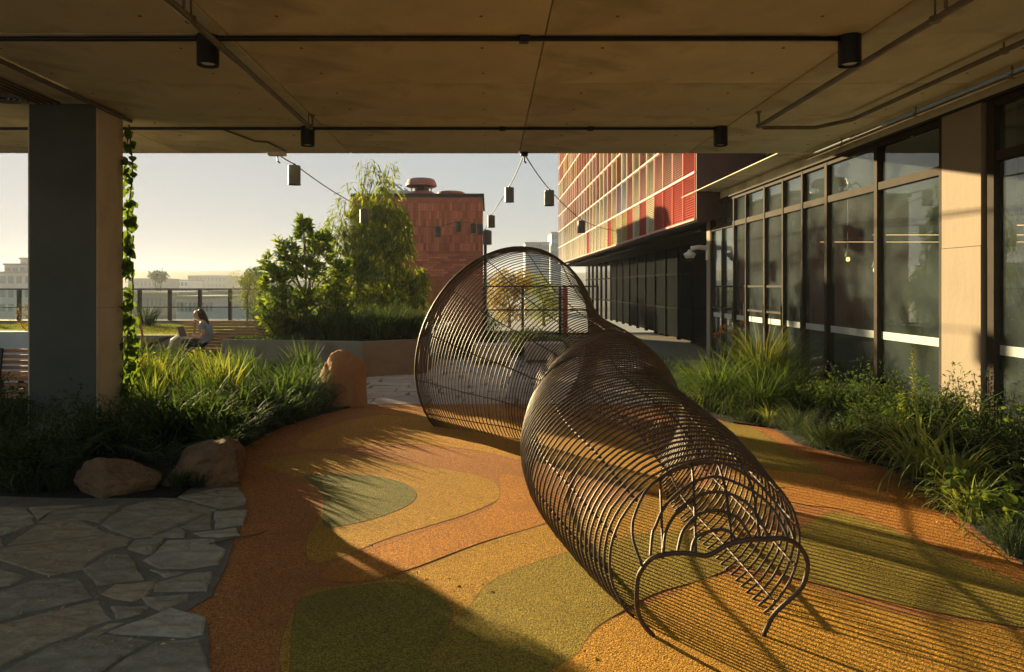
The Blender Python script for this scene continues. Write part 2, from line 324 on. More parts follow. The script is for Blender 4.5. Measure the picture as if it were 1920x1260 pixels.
# playground floor: one rubber sheet with the coloured areas let in as thin sheets of their own
floor_poly = [(-1.0,-6),(4.64,-6),(4.64,9.9),(2.0,9.72),(.2,9.62),(-1.6,9.62),(-2.2,9.3),(-2.9,8.4),(-3.0,7.0),(-2.4,5.9),(-1.9,5.6),(-1.0,5.4)]
floor_poly = [(-1.0,-6),(4.64,-6),(4.64,9.9)]+[tuple(G(*p)[:2]) for p in ((1290,762),(1100,760),(900,758),(780,756),(690,758),(640,768),(560,790),(470,820),(420,850),(300,925),(250,960),(330,1000),(300,1080),(250,1200),(240,1330))]
rf = struct(MB().prism(ccw(floor_poly), -.06, 0).build('rubber_floor', M['rubber_red']))
PATCH = [
 ('rubber_amber', [(575,815),(640,792),(700,780),(790,774),(900,782),(1000,795),(1080,820),(1060,866),(985,864),(900,846),(800,834),(700,835),(620,842),(560,838)], 1, 'ochre area at the far end of the floor'),
 ('rubber_orange', [(700,768),(800,764),(900,766),(1040,768),(1080,778),(960,780),(840,777),(740,779)], 2, 'narrow orange area by the paving'),
 ('rubber_ochre', [(490,868),(600,848),(740,868),(850,882),(925,903),(938,932),(880,962),(800,987),(720,1012),(650,1040),(585,1055),(575,1010),(600,965),(598,922),(560,897)], 1, 'ochre area round the green one'),
 ('rubber_green', [(572,893),(650,889),(715,895),(765,910),(780,930),(760,950),(700,973),(640,986),(608,986),(606,950),(602,920)], 2, 'small green area'),
 ('rubber_orange', [(940,890),(1010,905),(1080,940),(1040,975),(900,1018),(760,1070),(660,1092),(600,1080),(650,1045),(730,1020),(810,990),(890,965),(935,935)], 2, 'orange band left of the wire sculpture'),
 ('rubber_ochre', [(565,1118),(660,1098),(760,1075),(900,1021),(1040,978),(1150,945),(1260,925),(1400,905),(1450,950),(1350,1030),(1200,1100),(1130,1190),(1080,1300),(560,1300)], 1, 'broad yellow area in the foreground'),
 ('rubber_olive', [(870,1150),(930,1085),(1060,1037),(1200,1003),(1320,1000),(1380,1050),(1330,1082),(1230,1112),(1165,1147),(1112,1182),(1085,1230),(1060,1300),(770,1300),(815,1210)], 2, 'olive area beside the mouth of the sculpture'),
 ('rubber_moss', [(556,1135),(600,1112),(680,1098),(750,1094),(815,1115),(848,1155),(812,1222),(775,1300),(760,1345),(560,1345),(545,1240)], 3, 'dull olive area at the lower left'),
 ('rubber_amber', [(1060,1310),(1085,1225),(1125,1176),(1180,1148),(1260,1114),(1340,1083),(1450,1085),(1560,1113),(1700,1155),(1860,1176),(2000,1210),(2000,1310)], 4, 'amber area under the mouth of the sculpture'),
 ('rubber_olive', [(1330,1042),(1480,1000),(1560,962),(1650,985),(1760,1030),(1900,1090),(2040,1150),(2040,1190),(1800,1157),(1600,1113),(1480,1082)], 3, 'olive band right of the sculpture'),
 ('rubber_olive', [(1290,790),(1400,800),(1480,845),(1545,882),(1500,896),(1420,872),(1330,845)], 1, 'olive area along the right bed'),
 ('rubber_amber', [(1350,860),(1440,880),(1560,895),(1570,915),(1480,915),(1390,900)], 2, 'amber area in front of the right bed'),
 ('rubber_orange', [(1430,925),(1560,905),(1660,905),(1760,960),(1900,1060),(2040,1150),(1900,1085),(1740,1015),(1600,960),(1500,945)], 2, 'orange band along the right bed'),
 ('rubber_amber', [(1020,805),(1120,800),(1230,828),(1290,875),(1240,925),(1130,898),(1040,868)], 3, 'ochre area inside the wire sculpture'),
]
for pi_, (mname, pts, lay, lab) in enumerate(PATCH):
    loop = ccw([(v.x, v.y) for v in smooth_loop([G(*p) for p in pts], 6)])
    mb = MB(); n = len(loop); mb.add([(x, y, .001*lay+.00012*pi_) for x, y in loop]+[(x, y, -.01) for x, y in loop], [tuple(range(n))]+[(k, n+k, n+(k+1)%n, (k+1)%n) for k in range(n)])
    p = mb.build('rubber_patch', M[mname], rf); p['label'] = lab
    sv, sf = [], []
    for k in range(n):          # trowelled seam round the area
        a, b = Vector(loop[k-1]), Vector(loop[(k+1) % n]); d = (b-a).normalized(); q = Vector((-d.y, d.x))*.0022; c = Vector(loop[k])
        sv += [(c.x-q.x, c.y-q.y, .001*lay+.00012*pi_+.0003), (c.x+q.x, c.y+q.y, .001*lay+.00012*pi_+.0003)]; sf.append((2*k, 2*((k+1) % n), 2*((k+1) % n)+1, 2*k+1))
    mb = MB(); mb.add(sv, sf); mb.build('seam', M['seam'], p)
# garden beds
bedL = [G(*p)[:2] for p in ((684,757),(612,775),(530,800),(450,842),(420,872),(330,935),(140,936),(-60,930),(-60,800),(-60,752),(120,748),(240,725),(500,722),(640,724))]
sl = struct(MB().prism(ccw([tuple(p) for p in bedL]), -.05, .018, bevel=.012).build('garden_bed', M['soil']))
bedR = [G(*p)[:2] for p in ((1262,748),(1283,768),(1370,793),(1450,803),(1490,830),(1560,850),(1680,880),(1760,940),(1850,1010),(1920,1060),(2100,1210))]+[(3.0,1.5),(4.63,1.5),(4.63,12.6),(3.4,12.6)]
sr = struct(MB().prism(ccw([tuple(p) for p in bedR]), -.05, .018, bevel=.012).build('garden_bed', M['soil']))
# crazy paving, lower left: every flagstone traced as its own stone
cp = struct(MB().prism(ccw([tuple(G(*p)[:2]) for p in ((446,914),(462,940),(455,985),(440,1010),(425,1060),(395,1120),(345,1150),(390,1170),(395,1330),(-700,1330),(-700,930),(0,925),(300,912))]), -.055, .006).build('stone_path', M['stone_base']))
STONES = [
 ('flag_pale', [(1000,285),(1215,235),(1340,225),(1390,290),(1385,320),(1240,350),(1130,322)]),
 ('flag_grey', [(560,440),(700,340),(900,288),(985,292),(1120,332),(1226,354),(1000,440),(850,505),(760,515),(620,470)]),
 ('flag_grey', [(1010,452),(1192,372),(1192,464),(1080,470)]), ('flag_pale', [(1207,370),(1395,358),(1368,440),(1207,463)]),
 ('flag_pale', [(1085,488),(1330,457),(1347,495),(1240,510),(1130,506)]), ('flag_grey', [(852,510),(1000,455),(1050,478),(1040,510)]),
 ('flag_tan', [(30,556),(210,440),(350,415),(470,420),(600,488),(380,517)]),
 ('flag_tan', [(-160,600),(0,570),(400,522),(620,492),(742,520),(718,552),(590,588),(470,690),(280,727),(150,688),(0,640)]),
 ('flag_grey', [(717,575),(762,530),(928,517),(860,600),(820,610)]),
 ('flag_pale', [(802,640),(872,592),(940,527),(1150,517),(1210,520),(1217,550),(1275,580),(1230,663),(1080,688),(900,688)]),
 ('flag_grey', [(462,690),(620,607),(728,612),(812,750),(640,768),(542,787),(502,730)]), ('flag_grey', [(838,692),(1045,710),(920,738)]),
 ('flag_grey', [(872,770),(1062,714),(1200,702),(1166,813),(862,818)]), ('flag_tan', [(562,830),(642,777),(880,754),(868,790),(820,848),(740,873),(640,858)]),
 ('flag_grey', [(-100,720),(0,692),(158,730),(60,780),(-60,800)]), ('flag_grey', [(-200,880),(0,812),(240,738),(450,744),(528,850),(300,902),(0,982),(-180,1030)]),
 ('flag_tan', [(-220,1060),(0,1002),(560,862),(636,970),(430,1058),(280,1107),(0,1236),(-200,1290)]), ('flag_grey', [(622,905),(850,902),(788,945),(652,978)]),
 ('flag_grey', [(792,850),(1068,832),(1058,860),(900,928),(830,898)]), ('flag_pale', [(602,1050),(870,952),(960,912),(1160,960),(1140,1058),(1050,1078),(850,1068)]),
 ('flag_grey', [(435,1088),(620,1002),(700,1000),(560,1058),(450,1107)]), ('flag_grey', [(0,1290),(300,1122),(600,1064),(856,1097),(700,1180),(540,1300),(100,1420)]),
 ('flag_grey', [(590,1290),(720,1190),(880,1104),(1130,1088),(1190,1280),(1100,1400),(700,1400)]), ('flag_grey', [(-160,440),(0,440),(180,402),(200,428),(20,498),(-120,520)]),
 ('flag_grey', [(-200,330),(150,340),(200,398),(0,438),(-200,436)]), ('flag_grey', [(215,428),(300,370),(480,345),(600,338),(690,332),(560,428),(470,412)]),
 ('flag_tan', [(-500,640),(-180,610),(-20,650),(-110,710),(-480,800)]), ('flag_grey', [(-500,830),(-120,730),(-70,805),(-220,870),(-520,980)]),
 ('flag_tan', [(-560,1010),(-225,895),(-200,1020),(-240,1060),(-560,1180)]), ('flag_grey', [(-500,480),(-180,450),(-130,525),(0,505),(20,560),(-180,590),(-520,620)]),
 ('flag_grey', [(-700,1230),(-240,1080),(-215,1290),(-60,1290),(60,1420),(-600,1500)]), ('flag_grey', [(160,345),(300,335),(470,330),(300,365),(215,415)]),
]
def rough_outline(pts, amp, rnd, step=.07):
    "worn edge: break each side up and jitter it"
    out = []; n = len(pts)
    for i in range(n):
        a, b = Vector(pts[i][:2]), Vector(pts[(i+1)%n][:2]); k = max(1, int((b-a).length/step))
        for q in range(k):
            p = a.lerp(b, q/k); j = amp if q else amp*.4
            out.append((p.x+rnd.uniform(-j, j), p.y+rnd.uniform(-j, j)))
    return out
def flag(name, pts, z0, z1, m, parent, rnd, gap=.001, amp=.008):
    "a split stone slab: worn outline, chamfered rim, slightly uneven face"
    c = Vector((sum(p[0] for p in pts)/len(pts), sum(p[1] for p in pts)/len(pts)))
    sh = []
    for p in pts:
        d = Vector(p[:2])-c; sh.append(c+d*max(.5, 1-gap/max(d.length, .05)))
    ol = ccw(rough_outline(sh, amp, rnd)); n = len(ol)
    tx, ty = rnd.uniform(-.012, .012), rnd.uniform(-.012, .012)
    f = lambda p, z: (p[0]-c.x, p[1]-c.y, z+(p[0]-c.x)*tx+(p[1]-c.y)*ty)
    ins = []; mid = []
    for p in ol:
        d = Vector(p)-c; ins.append(c+d*(1-.012/max(d.length, .03))); mid.append(c+d*.55)
    vs = [f(p, z0) for p in ol]+[f(p, z1-.007) for p in ol]+[f(p, z1+rnd.uniform(-.0015,.0015)) for p in ins]+[f(p, z1+rnd.uniform(-.004,.006)) for p in mid]+[(0, 0, z1+rnd.uniform(-.003,.005))]
    fs = []
    for r in range(3): fs += [(r*n+k, r*n+(k+1)%n, (r+1)*n+(k+1)%n, (r+1)*n+k) for k in range(n)]
    fs += [(3*n+k, 3*n+(k+1)%n, 4*n) for k in range(n)]
    mb = MB(); mb.add(vs, fs); return mb.build(name, m, parent, loc=(c.x, c.y, 0))
rnd = random.Random(5)
for mn, pts in STONES:
    flag('flagstone', [tuple(G(u/3, 840+v/3)[:2]) for u, v in pts], -.03, .015+rnd.uniform(-.003, .004), M[mn], cp, rnd)
# far stone paving beyond the rubber: uneven courses of stones
pv = struct(MB().prism([(-3.2,9.65),(4.6,9.75),(4.6,26),(-14,26),(-14,11.6),(-3.4,10.9)], -.058, -.002).build('paving', M['stone_base']))
y = 9.78; row = 0
while y < 15.5:
    d = rnd.uniform(.30, .52); x = -3.6-(y-9.8)*.5+rnd.uniform(0, .4)
    while x < 4.3:
        wd = rnd.uniform(.38, .85)
        if not (x+wd > 2.5 and 9.6 < y < 12.6):
            j = lambda: rnd.uniform(-.045, .045)
            flag('paving_stone', [(x+j(), max(9.7, y+j())), (x+wd+j(), max(9.7, y+j())), (x+wd+j(), y+d+j()), (x+j(), y+d+j())], -.02, .006+rnd.uniform(-.003, .004), M['paver'], pv, rnd, gap=.014, amp=.012)
        x += wd+.01
    y += d+.012
# ------------------------------------------------------------ concrete ceiling: slab and its formwork panels
cl = struct(MB().box(-7.9,4.62,2.71,10.28,HC+.03,HC+.55).build('ceiling', M['concrete']))
ys = [2.7,4.05,5.4,6.75,8.04,9.4,10.29]; xs = [-7.91,-6.78,-4.38,-1.98,.42,2.82,4.61]
for i in range(len(xs)-1):
    for j in range(len(ys)-1):
        g_ = .005; z = HC+rnd.uniform(-.002, .002)
        x0, x1, y0, y1 = xs[i]+g_, xs[i+1]-g_, ys[j]+g_, ys[j+1]-g_; c = ((x0+x1)/2, (y0+y1)/2)
        mb = MB(); hx, hy = (x1-x0)/2, (y1-y0)/2; b = .006
        vs = [(sx*hx, sy*hy, .028) for sx, sy in ((-1,-1),(1,-1),(1,1),(-1,1))]+[(sx*hx, sy*hy, b) for sx, sy in ((-1,-1),(1,-1),(1,1),(-1,1))]+[(sx*(hx-b), sy*(hy-b), 0) for sx, sy in ((-1,-1),(1,-1),(1,1),(-1,1))]
        mb.add(vs, [(8,11,10,9)]+[(r+k, r+4+k, r+4+(k+1)%4, r+(k+1)%4) for r in (0,4) for k in range(4)]+[(0,1,2,3)])
        mb.build('concrete_panel', M['concrete'], cl, loc=(c[0], c[1], z))
mb = MB()
for i in range(len(xs)-1):      # form-tie holes
    for j in range(len(ys)-1):
        for fx in (.2, .8):
            for fy in (.25, .75):
                c = (xs[i]+(xs[i+1]-xs[i])*fx, ys[j]+(ys[j+1]-ys[j])*fy); mb.lathe([(.013,.004),(.013,-.0035)], (c[0], c[1], HC), 8)
stuff(mb.build('tie_hole', M['seam'], cl))
# unseen wall added off to the left, to keep the near flagstones in shade
wing = struct(MB().box(-16,-8.7,10.6,12.4,0,HC+.02).build('unseen_shade_wall', M['concrete_wall']))
# ------------------------------------------------------------ square column
cx0, cx1, cy0, cy1 = -4.82, -4.09, 7.5, 8.05
t = thing('concrete_column', 'square concrete column under the ceiling on the left, with a vine up its far edge', 'column', ((cx0+cx1)/2, (cy0+cy1)/2, 0))
hx, hy = (cx1-cx0)/2, (cy1-cy0)/2
ch = .018
plan = [(-hx+ch,-hy),(hx-ch,-hy),(hx,-hy+ch),(hx,hy-ch),(hx-ch,hy),(-hx+ch,hy),(-hx,hy-ch),(-hx,-hy+ch)]
MB().box(-hx+.03,hx-.012,-hy-.006,-hy+.02,.02,HC-.004).build('front_panel', M['column_front_shade'], t)  # thin dark sheet added to paint shade on the near face
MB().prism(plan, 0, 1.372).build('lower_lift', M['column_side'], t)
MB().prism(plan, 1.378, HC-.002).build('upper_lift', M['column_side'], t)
MB().prism([(x*.985, y*.985) for x, y in plan], 1.37, 1.38).build('joint', M['concrete_wall'], t)
# ------------------------------------------------------------ glazed building on the right
GX = 4.70
bld = thing('glass_building', 'single storey building with a dark glazed front along the right side of the floor', 'building', (GX, 9, 0))
def P(mb, name, m, parent, **k):        # parts are modelled in world axes and hung on a thing standing at its own base
    o = mb.build(name, m, None, **k); o.parent = parent
    o.matrix_parent_inverse = Matrix.Translation(-Vector(parent.matrix_basis.translation)) if True else None
    return o
def pt(mb, name, m, root, origin=None, **k):
    "part in world coordinates under a root Empty (or under a part of it)"
    off = origin or Vector(root.location); mb.v = [(a-off[0], b-off[1], c-off[2]) for a, b, c in mb.v]
    return mb.build(name, m, root, **k)
B0 = Vector(bld.location)
pt(MB().box(4.80,13,-6.5,15.3,-.055,.02), 'floor_slab', M['room_floor'], bld)
pt(MB().box(13,13.2,-6.5,15.5,0,3.5), 'back_wall', M['room_dark'], bld)
pt(MB().box(4.9,13,15.3,15.5,0,3.5), 'end_wall', M['room_dark'], bld)
pt(MB().box(4.9,13,-6.7,-6.5,0,3.5), 'end_wall', M['room_dark'], bld)
pt(MB().box(4.80,13.2,-6.7,15.5,3.36,3.5), 'room_ceiling', M['room_dark'], bld)
STRIPL = mat('strip_lamp', (1.0,.60,.25), rough=.5, emit=.7)
for k in range(5):      # lit strip lamps across the room
    f = pt(MB().box(6.3,11.4,6.2+k*1.9,6.25+k*1.9,2.46,2.49), 'lamp_channel', M['dark_steel'], bld)
    pt(MB().box(6.35,11.35,6.215+k*1.9,6.235+k*1.9,2.450,2.455), 'strip_lamp', STRIPL, f, origin=B0)
pt(MB().box(11.5,12.9,5,14,0,1.05), 'counter', M['room_wood'], bld)
for k, yy in enumerate((6.2, 9.4, 12.6)): pt(MB().box(8.3,8.65,yy,yy+.35,.02,3.36), 'inner_column', M['room_pale'], bld)
for k in range(4): pt(MB().box(12.2,12.95,5.5+k*2.2,7.3+k*2.2,1.3,2.7), 'shelf', M['room_pale'] if k%2 else M['room_wood'], bld)
# beam over the glass, and its upstand beyond the end of the ceiling
pt(MB().box(4.64,5.0,-6.5,10.30,3.35,3.498), 'head_beam', M['concrete'], bld)
pt(MB().box(4.64,5.0,10.302,15.5,3.352,3.497), 'fascia_beam', M['concrete'], bld)
pt(MB().box(4.12,5.6,10.292,15.5,3.50,3.515), 'canopy', M['concrete'], bld)
pt(MB().box(4.60,4.66,-6.5,15.48,3.325,3.352), 'drip_edge', M['frame_bronze'], bld)
pt(MB().box(5.61,13.2,10.3,15.5,3.502,3.9), 'roof_slab', M['concrete_wall'], bld)
pt(MB().box(5.6,13.2,11.2,15.5,3.9,7.5), 'upper_wall', M['room_dark'], bld)
for k in range(4):
    f = pt(MB().box(5.53,5.6,11.4+k*1.02,12.3+k*1.02,3.95,5.6), 'upper_window', M['dark_steel'], bld)
    mb = MB()
    for q in range(16): mb.bar((5.5,11.45+k*1.02,4.02+q*.1),(5.5,12.25+k*1.02,4.02+q*.1),.012,.075,up=(1,0,.6))
    pt(mb, 'blind', M['room_pale'], f, origin=B0)
MUL = [(15.12,.05),(14.42,.04),(13.72,.05),(13.08,.04),(12.2,.06),(11.43,.045),(10.72,.05),(9.96,.075),(8.67,.07),(7.41,.07)]
MUR = [(6.68,.09),(5.35,.07),(4.05,.07),(2.75,.07),(1.45,.07)]
def glazing(mul, first_doors):
    for y, wd in mul:
        pt(MB().box(GX-.055,GX+.055,y-wd/2,y+wd/2,.10,3.35), 'mullion', M['frame_bronze'], bld)
    for (ya, wa), (yb, wb) in zip(mul[:-1], mul[1:]):
        y0, y1 = yb+wb/2, ya-wa/2
        door = first_doors and ya > 10
        tz = 2.80
        pt(MB().box(GX-.045,GX+.045,y0+.002,y1-.002,tz-.045,tz+.045), 'transom', M['frame_bronze'], bld)
        pt(MB().box(GX-.05,GX+.05,y0+.002,y1-.002,.10,.17), 'sill_rail', M['frame_bronze'], bld)
        pt(MB().box(GX-.05,GX+.05,y0+.002,y1-.002,3.27,3.348), 'head_rail', M['frame_bronze'], bld)
        a = rnd.uniform(-.0025, .0025)       # each sheet sits a hair out of true, so reflections break at the frames
        def pane(z0, z1):
            mb = MB(); h = (y1-y0)/2
            mb.box(-.005,.005,-h+.004,h-.004,z0,z1); o = mb.build('pane', M['glass'], bld, loc=(0, (y0+y1)/2-B0.y, 0)); o.rotation_euler.z = a; o.rotation_euler.y = a*.4; return o
        p = pane(.172, tz-.047); pane(tz+.047, 3.268)
        s = MB().box(-.0085,-.0055,-(y1-y0)/2+.015,(y1-y0)/2-.015,.97,1.06).build('film_strip', M['strip'], p)
        if door and ya > 11.6:
            for z in (1.6, 1.17): pt(MB().box(GX-.03,GX-.012,y0,y1,z-.018,z+.018), 'door_rail', M['frame_bronze'], bld)
        if door and ya < 14:
            pt(MB().tube([(GX-.10,y1-.05,.92),(GX-.10,y1-.05,1.30)], .012, 6).bar((GX-.10,y1-.05,.97),(GX-.03,y1-.05,.97),.012,.012).bar((GX-.10,y1-.05,1.25),(GX-.03,y1-.05,1.25),.012,.012), 'pull_handle', M['dark_steel'], bld)
glazing(MUL, True); glazing(MUR, False)
pt(MB().box(GX-.06,GX+.1,-6.5,15.2,-.02,.098), 'plinth', M['concrete_wall'], bld)
# pier standing in the glazed front, with a cast joint
t = thing('concrete_pier', 'pale concrete pier between the dark windows on the right, catching low sun', 'column', (4.85, 7.05, 0))
pt(MB().box(4.61,4.95,6.76,7.345,.0,1.98), 'lower_lift', M['concrete_wall'], t); pt(MB().box(4.612,4.95,6.76,7.345,1.985,3.349), 'upper_lift', M['concrete_wall'], t)
t = thing('steel_post', 'pale painted post at the far end of the glazed front, under the beam', 'post', (4.72, 15.3, 0))
pt(MB().box(4.64,4.84,15.18,15.40,.05,3.349), 'shaft', M['concrete_wall'], t); pt(MB().box(4.58,4.90,15.1725,15.4075,.0,.05), 'base_plate', M['frame_bronze'], t)
# camera on the post
t = thing('security_camera', 'white security camera on a bracket on the pale post', 'camera', (4.60, 15.25, 2.35))
MB().box(-.0,.035,-.07,.07,-.19,.13).build('wall_plate', M['white_metal'], t)
MB().tube([(0,0,.06),(-.18,0,.08),(-.33,0,.05)], .05, 8).build('arm', M['white_metal'], t, smooth=True)
MB().lathe([(.0,-.10),(.09,-.09),(.12,-.03),(.13,0),(.05,.05),(.03,.09)], (-.36,0,-.06), 14).build('housing', M['white_metal'], t, smooth=True)
MB().lathe([(0,-.06),(.05,-.05),(.07,-.02),(.075,0)], (-.36,0,-.155), 12).build('dome_cover', M['black_paint'], t, smooth=True)
# pendants inside
for px, py, d, wh in ((1590,487,11.5,'left'),(1641,507,10.8,'right')):
    p = W(px, py, d); t = thing('pendant_lamp', 'small warm pendant lamp glowing behind the glass, %s one of the two' % ('higher, left' if wh == 'left' else 'lower, right'), 'lamp', p, group='pendant lamps inside the glazed building')
    MB().lathe([(.01,.16),(.03,.13),(.05,.05),(.05,.045)], n=12).build('lamp_shade', M['dark_steel'], t)
    MB().lathe([(0,-.03),(.025,-.02),(.03,.01),(.02,.04)], n=12).build('bulb', M['lamp_warm'], t, smooth=True)
    MB().tube([(0,0,.16),(0,0,3.36-p.z)], .006, 5).build('cord', M['dark_steel'], t)
# ------------------------------------------------------------ louvred red facade beyond
FX, FY0, FZ0, PW, PH = 4.15, 14.46, 2.95, .895, .945
NC, NR = 32, 8
fac = thing('louvre_building', 'building with red, pink and cream louvre panels overhanging a dark ground floor', 'building', (FX, FY0, 0))
FO = Vector(fac.location)
pt(MB().box(FX+.24,FX+9,FY0+.02,FY0+NC*PW,FZ0+.03,FZ0+NR*PH), 'wall', M['maroon'], fac)
pt(MB().box(FX-.01,FX+.30,FY0-.05,FY0-.005,FZ0-.02,FZ0+NR*PH), 'end_panel', M['maroon'], fac)
pt(MB().box(FX+.02,FX+.24,FY0+.0,FY0+NC*PW,FZ0-.04,FZ0-.01), 'soffit_edge', M['maroon'], fac)
def lm(name, c): return mat(name, c, tuple(v*.88 for v in c), scale=2, rough=.75, spec=.15, objrand=.09)
LC = {'r': lm('louvre_red', (.56,.095,.07)), 'd': lm('louvre_dusty', (.64,.36,.31)), 'c': lm('louvre_cream', (.70,.63,.45)), 'o': lm('louvre_orange', (.56,.28,.12)),
      'y': lm('louvre_yellow', (.58,.48,.20)), 'b': lm('louvre_blue', (.52,.56,.58)), 'v': lm('louvre_violet', (.42,.28,.42)), 'g': lm('louvre_grey', (.62,.59,.53)), 'p': lm('louvre_pink', (.72,.54,.50)), 'w': lm('louvre_white', (.74,.72,.66))}
ROWS = ['rrrrcrcrycyrccgcgrgcgcggcgggcggg', 'rdddcdcdbvcdgcgcpgggppgcgggcgggg', 'ddddcdcdwocdpcdpcdppppdppppppcpp', 'dddpcdcdwdcdpcdppcpppdppppppppcp']
lme = {}
for k, m in LC.items():
    mb = MB(); n = 18
    for q in range(n):
        z = .045+q*(PH-.07)/n+.012
        a = R(38); dx, dz = .036*math.cos(a), .036*math.sin(a)
        vs = [(dx+.002, y, z+dz) for y in (.025, PW-.025)]+[(-dx+.002, y, z-dz) for y in (.025, PW-.025)]
        vs = vs+[(x+.004, y, zz+.006) for x, y, zz in vs]
        mb.add(vs, [(0,2,3,1), (4,5,7,6), (0,1,5,4), (2,6,7,3)])
    mb.box(-.03,.03,0.002,.022,0,PH-.002); mb.box(-.03,.03,PW-.022,PW-.002,0,PH-.002)
    me = bpy.data.meshes.new('louvre_panel'); me.from_pydata(mb.v, [], mb.f); me.materials.append(m); lme[k] = me
for j in range(NR):
    for i in range(NC):
        k = ROWS[min(j, 3)][i] if j < 4 else rnd.choice('dppccwd')
        part_of('louvre_panel', lme[k], fac, (0, i*PW, FZ0+j*PH))
for j in range(NR+1):
    mb = MB()
    for i in range(NC): mb.box(FX-.045,FX+.03,FY0+i*PW,FY0+(i+1)*PW-.002,FZ0+j*PH-.02,FZ0+j*PH+.02, mi=0)
    pt(mb, 'rail', LC['p'] if j else LC['d'], fac)
# dark glazed ground floor under it
pt(MB().box(7.6,7.8,15.52,FY0+NC*PW,0,FZ0), 'ground_floor_wall', M['matte_black'], fac)
pt(MB().box(4.55,7.6,15.55,FY0+NC*PW,FZ0-.16,FZ0-.05), 'soffit', M['matte_black'], fac)
yy = 15.6
while yy < FY0+NC*PW-1:
    pt(MB().box(5.63,5.75,yy,yy+.07,0,FZ0-.165), 'mullion', M['matte_black'], fac)
    for z0, z1 in ((.06,.9),(.96,1.95),(2.0,FZ0-.17)):
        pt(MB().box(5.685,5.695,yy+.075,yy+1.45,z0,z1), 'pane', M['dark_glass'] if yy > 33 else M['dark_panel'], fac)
    for z in (.93, 1.975): pt(MB().box(5.65,5.73,yy+.075,yy+1.45,z-.025,z+.025), 'glazing_bar', M['matte_black'], fac)
    yy += 1.5
# ------------------------------------------------------------ red brick building with rooftop plant
BY, bx0, bx1, bzt = 24.0, -4.58, -.235, 4.68
bb = thing('brick_building', 'red brick building with a flat roof behind the planted trees', 'building', ((bx0+bx1)/2, BY, 0))
pt(MB().box(bx0+.02,bx1-.02,BY+.012,BY+4.5,0,bzt-.1), 'wall', M['mortar'], bb)
pt(MB().box(bx0-.04,bx1+.05,BY-.06,BY+4.55,bzt-.1,bzt+.01), 'parapet', M['parapet'], bb)
def brick_mesh(w_, h_):
    mb = MB(); b = .006; d = .03
    vs = [(x, 0, z) for x, z in ((0,0),(w_,0),(w_,h_),(0,h_))]+[(x, -d+b, z) for x, z in ((0,0),(w_,0),(w_,h_),(0,h_))]+[(x, -d, z) for x, z in ((b,b),(w_-b,b),(w_-b,h_-b),(b,h_-b))]
    fs = [(r+k, r+(k+1)%4, r+4+(k+1)%4, r+4+k) for r in (0,4) for k in range(4)]+[(8,9,10,11)]
    me = bpy.data.meshes.new('brick'); me.from_pydata(vs, [], [f[::-1] for f in fs]); me.materials.append(M['brick']); me.flip_normals(); return me
bricks = []
z = .01; r_ = 0
while z < 2.78:
    x = bx0+.03-(.12 if r_%2 else 0)
    while x < bx1-.04:
        xa, xb = max(x, bx0+.03), min(x+.232, bx1-.03)
        if xb-xa > .05: bricks.append((xa, z, xb-xa, .072))
        x += .244
    z += .084; r_ += 1
while z < bzt-.16:
    h_ = min(.255, bzt-.115-z); x = bx0+.03
    while x < bx1-.06:
        wd = min(.078, bx1-.03-x); bricks.append((x, z, wd, h_)); x += .087
    z += .268
cxm = -1.6
bricks.sort(key=lambda b: -(b[2]*b[3]*(1.8 if (b[0] > -3.2 and b[1] > 1.9) else .8)))
cache = {}; mb = MB()
for i, (x, z, a, b) in enumerate(bricks):
    jy = rnd.uniform(-.006, .008)
    if i < 300:
        key = (round(a, 2), round(b, 2))
        if key not in cache: cache[key] = brick_mesh(a, b)
        part_of('brick', cache[key], bb, (x-bb.location.x, jy+.012, z))
    else:
        mb.box(x-bb.location.x, x+a-bb.location.x, -.018+jy, .013, z, z+b)
stuff(mb.build('brickwork', M['brick'], bb))
rust = mat('cowl_red', (.30,.13,.11), (.22,.10,.09), scale=3, rough=.55, metal=.1)
p = W(790, 360, 25.0)
t = thing('roof_vent', 'mushroom roof vent with a dull red hood on the brick building', 'vent', (p.x, 25.0, bzt-.09))
k = 25/1350
MB().lathe([(.55,.09),(.55,.16),(.42,.28),(.3,.30)], n=20).build('base_flashing', rust, t)
MB().lathe([(.27,.30),(.27,.52)], n=16).build('throat', M['dark_steel'], t)
for q in range(4):
    a = q*math.pi/2+.5; MB().tube([(.36*math.cos(a),.36*math.sin(a),.28),(.40*math.cos(a),.40*math.sin(a),.56)], .018, 5).build('strut', M['dark_steel'], t)
MB().lathe([(.50,.46),(.54,.48),(.53,.56),(.47,.70),(.40,.735),(.1,.75)], n=24).build('hood', rust, t, smooth=False)
t = thing('roof_skylight', 'shallow domed skylight with a red rim beside the roof vent', 'skylight', (W(845,362,25).x, 25.2, bzt+.10))
MB().lathe([(.47,-.2),(.49,.06),(.47,.105)], n=24).build('rim', rust, t); MB().lathe([(.45,.10),(.4,.13),(.25,.15),(.05,.155)], n=24).build('dome', M['white_metal'], t, smooth=True)
blue = mat('pale_blue', (.30,.48,.55), (.22,.38,.45), rough=.5)
t = thing('roof_ladder', 'pale blue folded metal frame lying by the roof vent', 'frame', (W(740,362,25.3).x, 25.3, bzt+.16))
mb = MB(); mb.tube([(-.35,0,.1),(-.05,0,.42),(.28,.05,.12),(.45,.1,.16)], .03, 6); mb.build('front_rail', blue, t)
MB().tube([(-.30,.4,.1),(0,.4,.40),(.33,.45,.10),(.5,.45,.14)], .03, 6).build('rear_rail', blue, t)
for q in range(4): MB().tube([(-.25+q*.2,0,.2+(.15 if q in (1,2) else 0)),(-.2+q*.2,.42,.2+(.15 if q in (1,2) else 0))], .022, 5).build('rung', blue, t)
MB().box(-.45,.55,-.1,.55,-.25,.1).build('base_box', M['white_metal'], t)
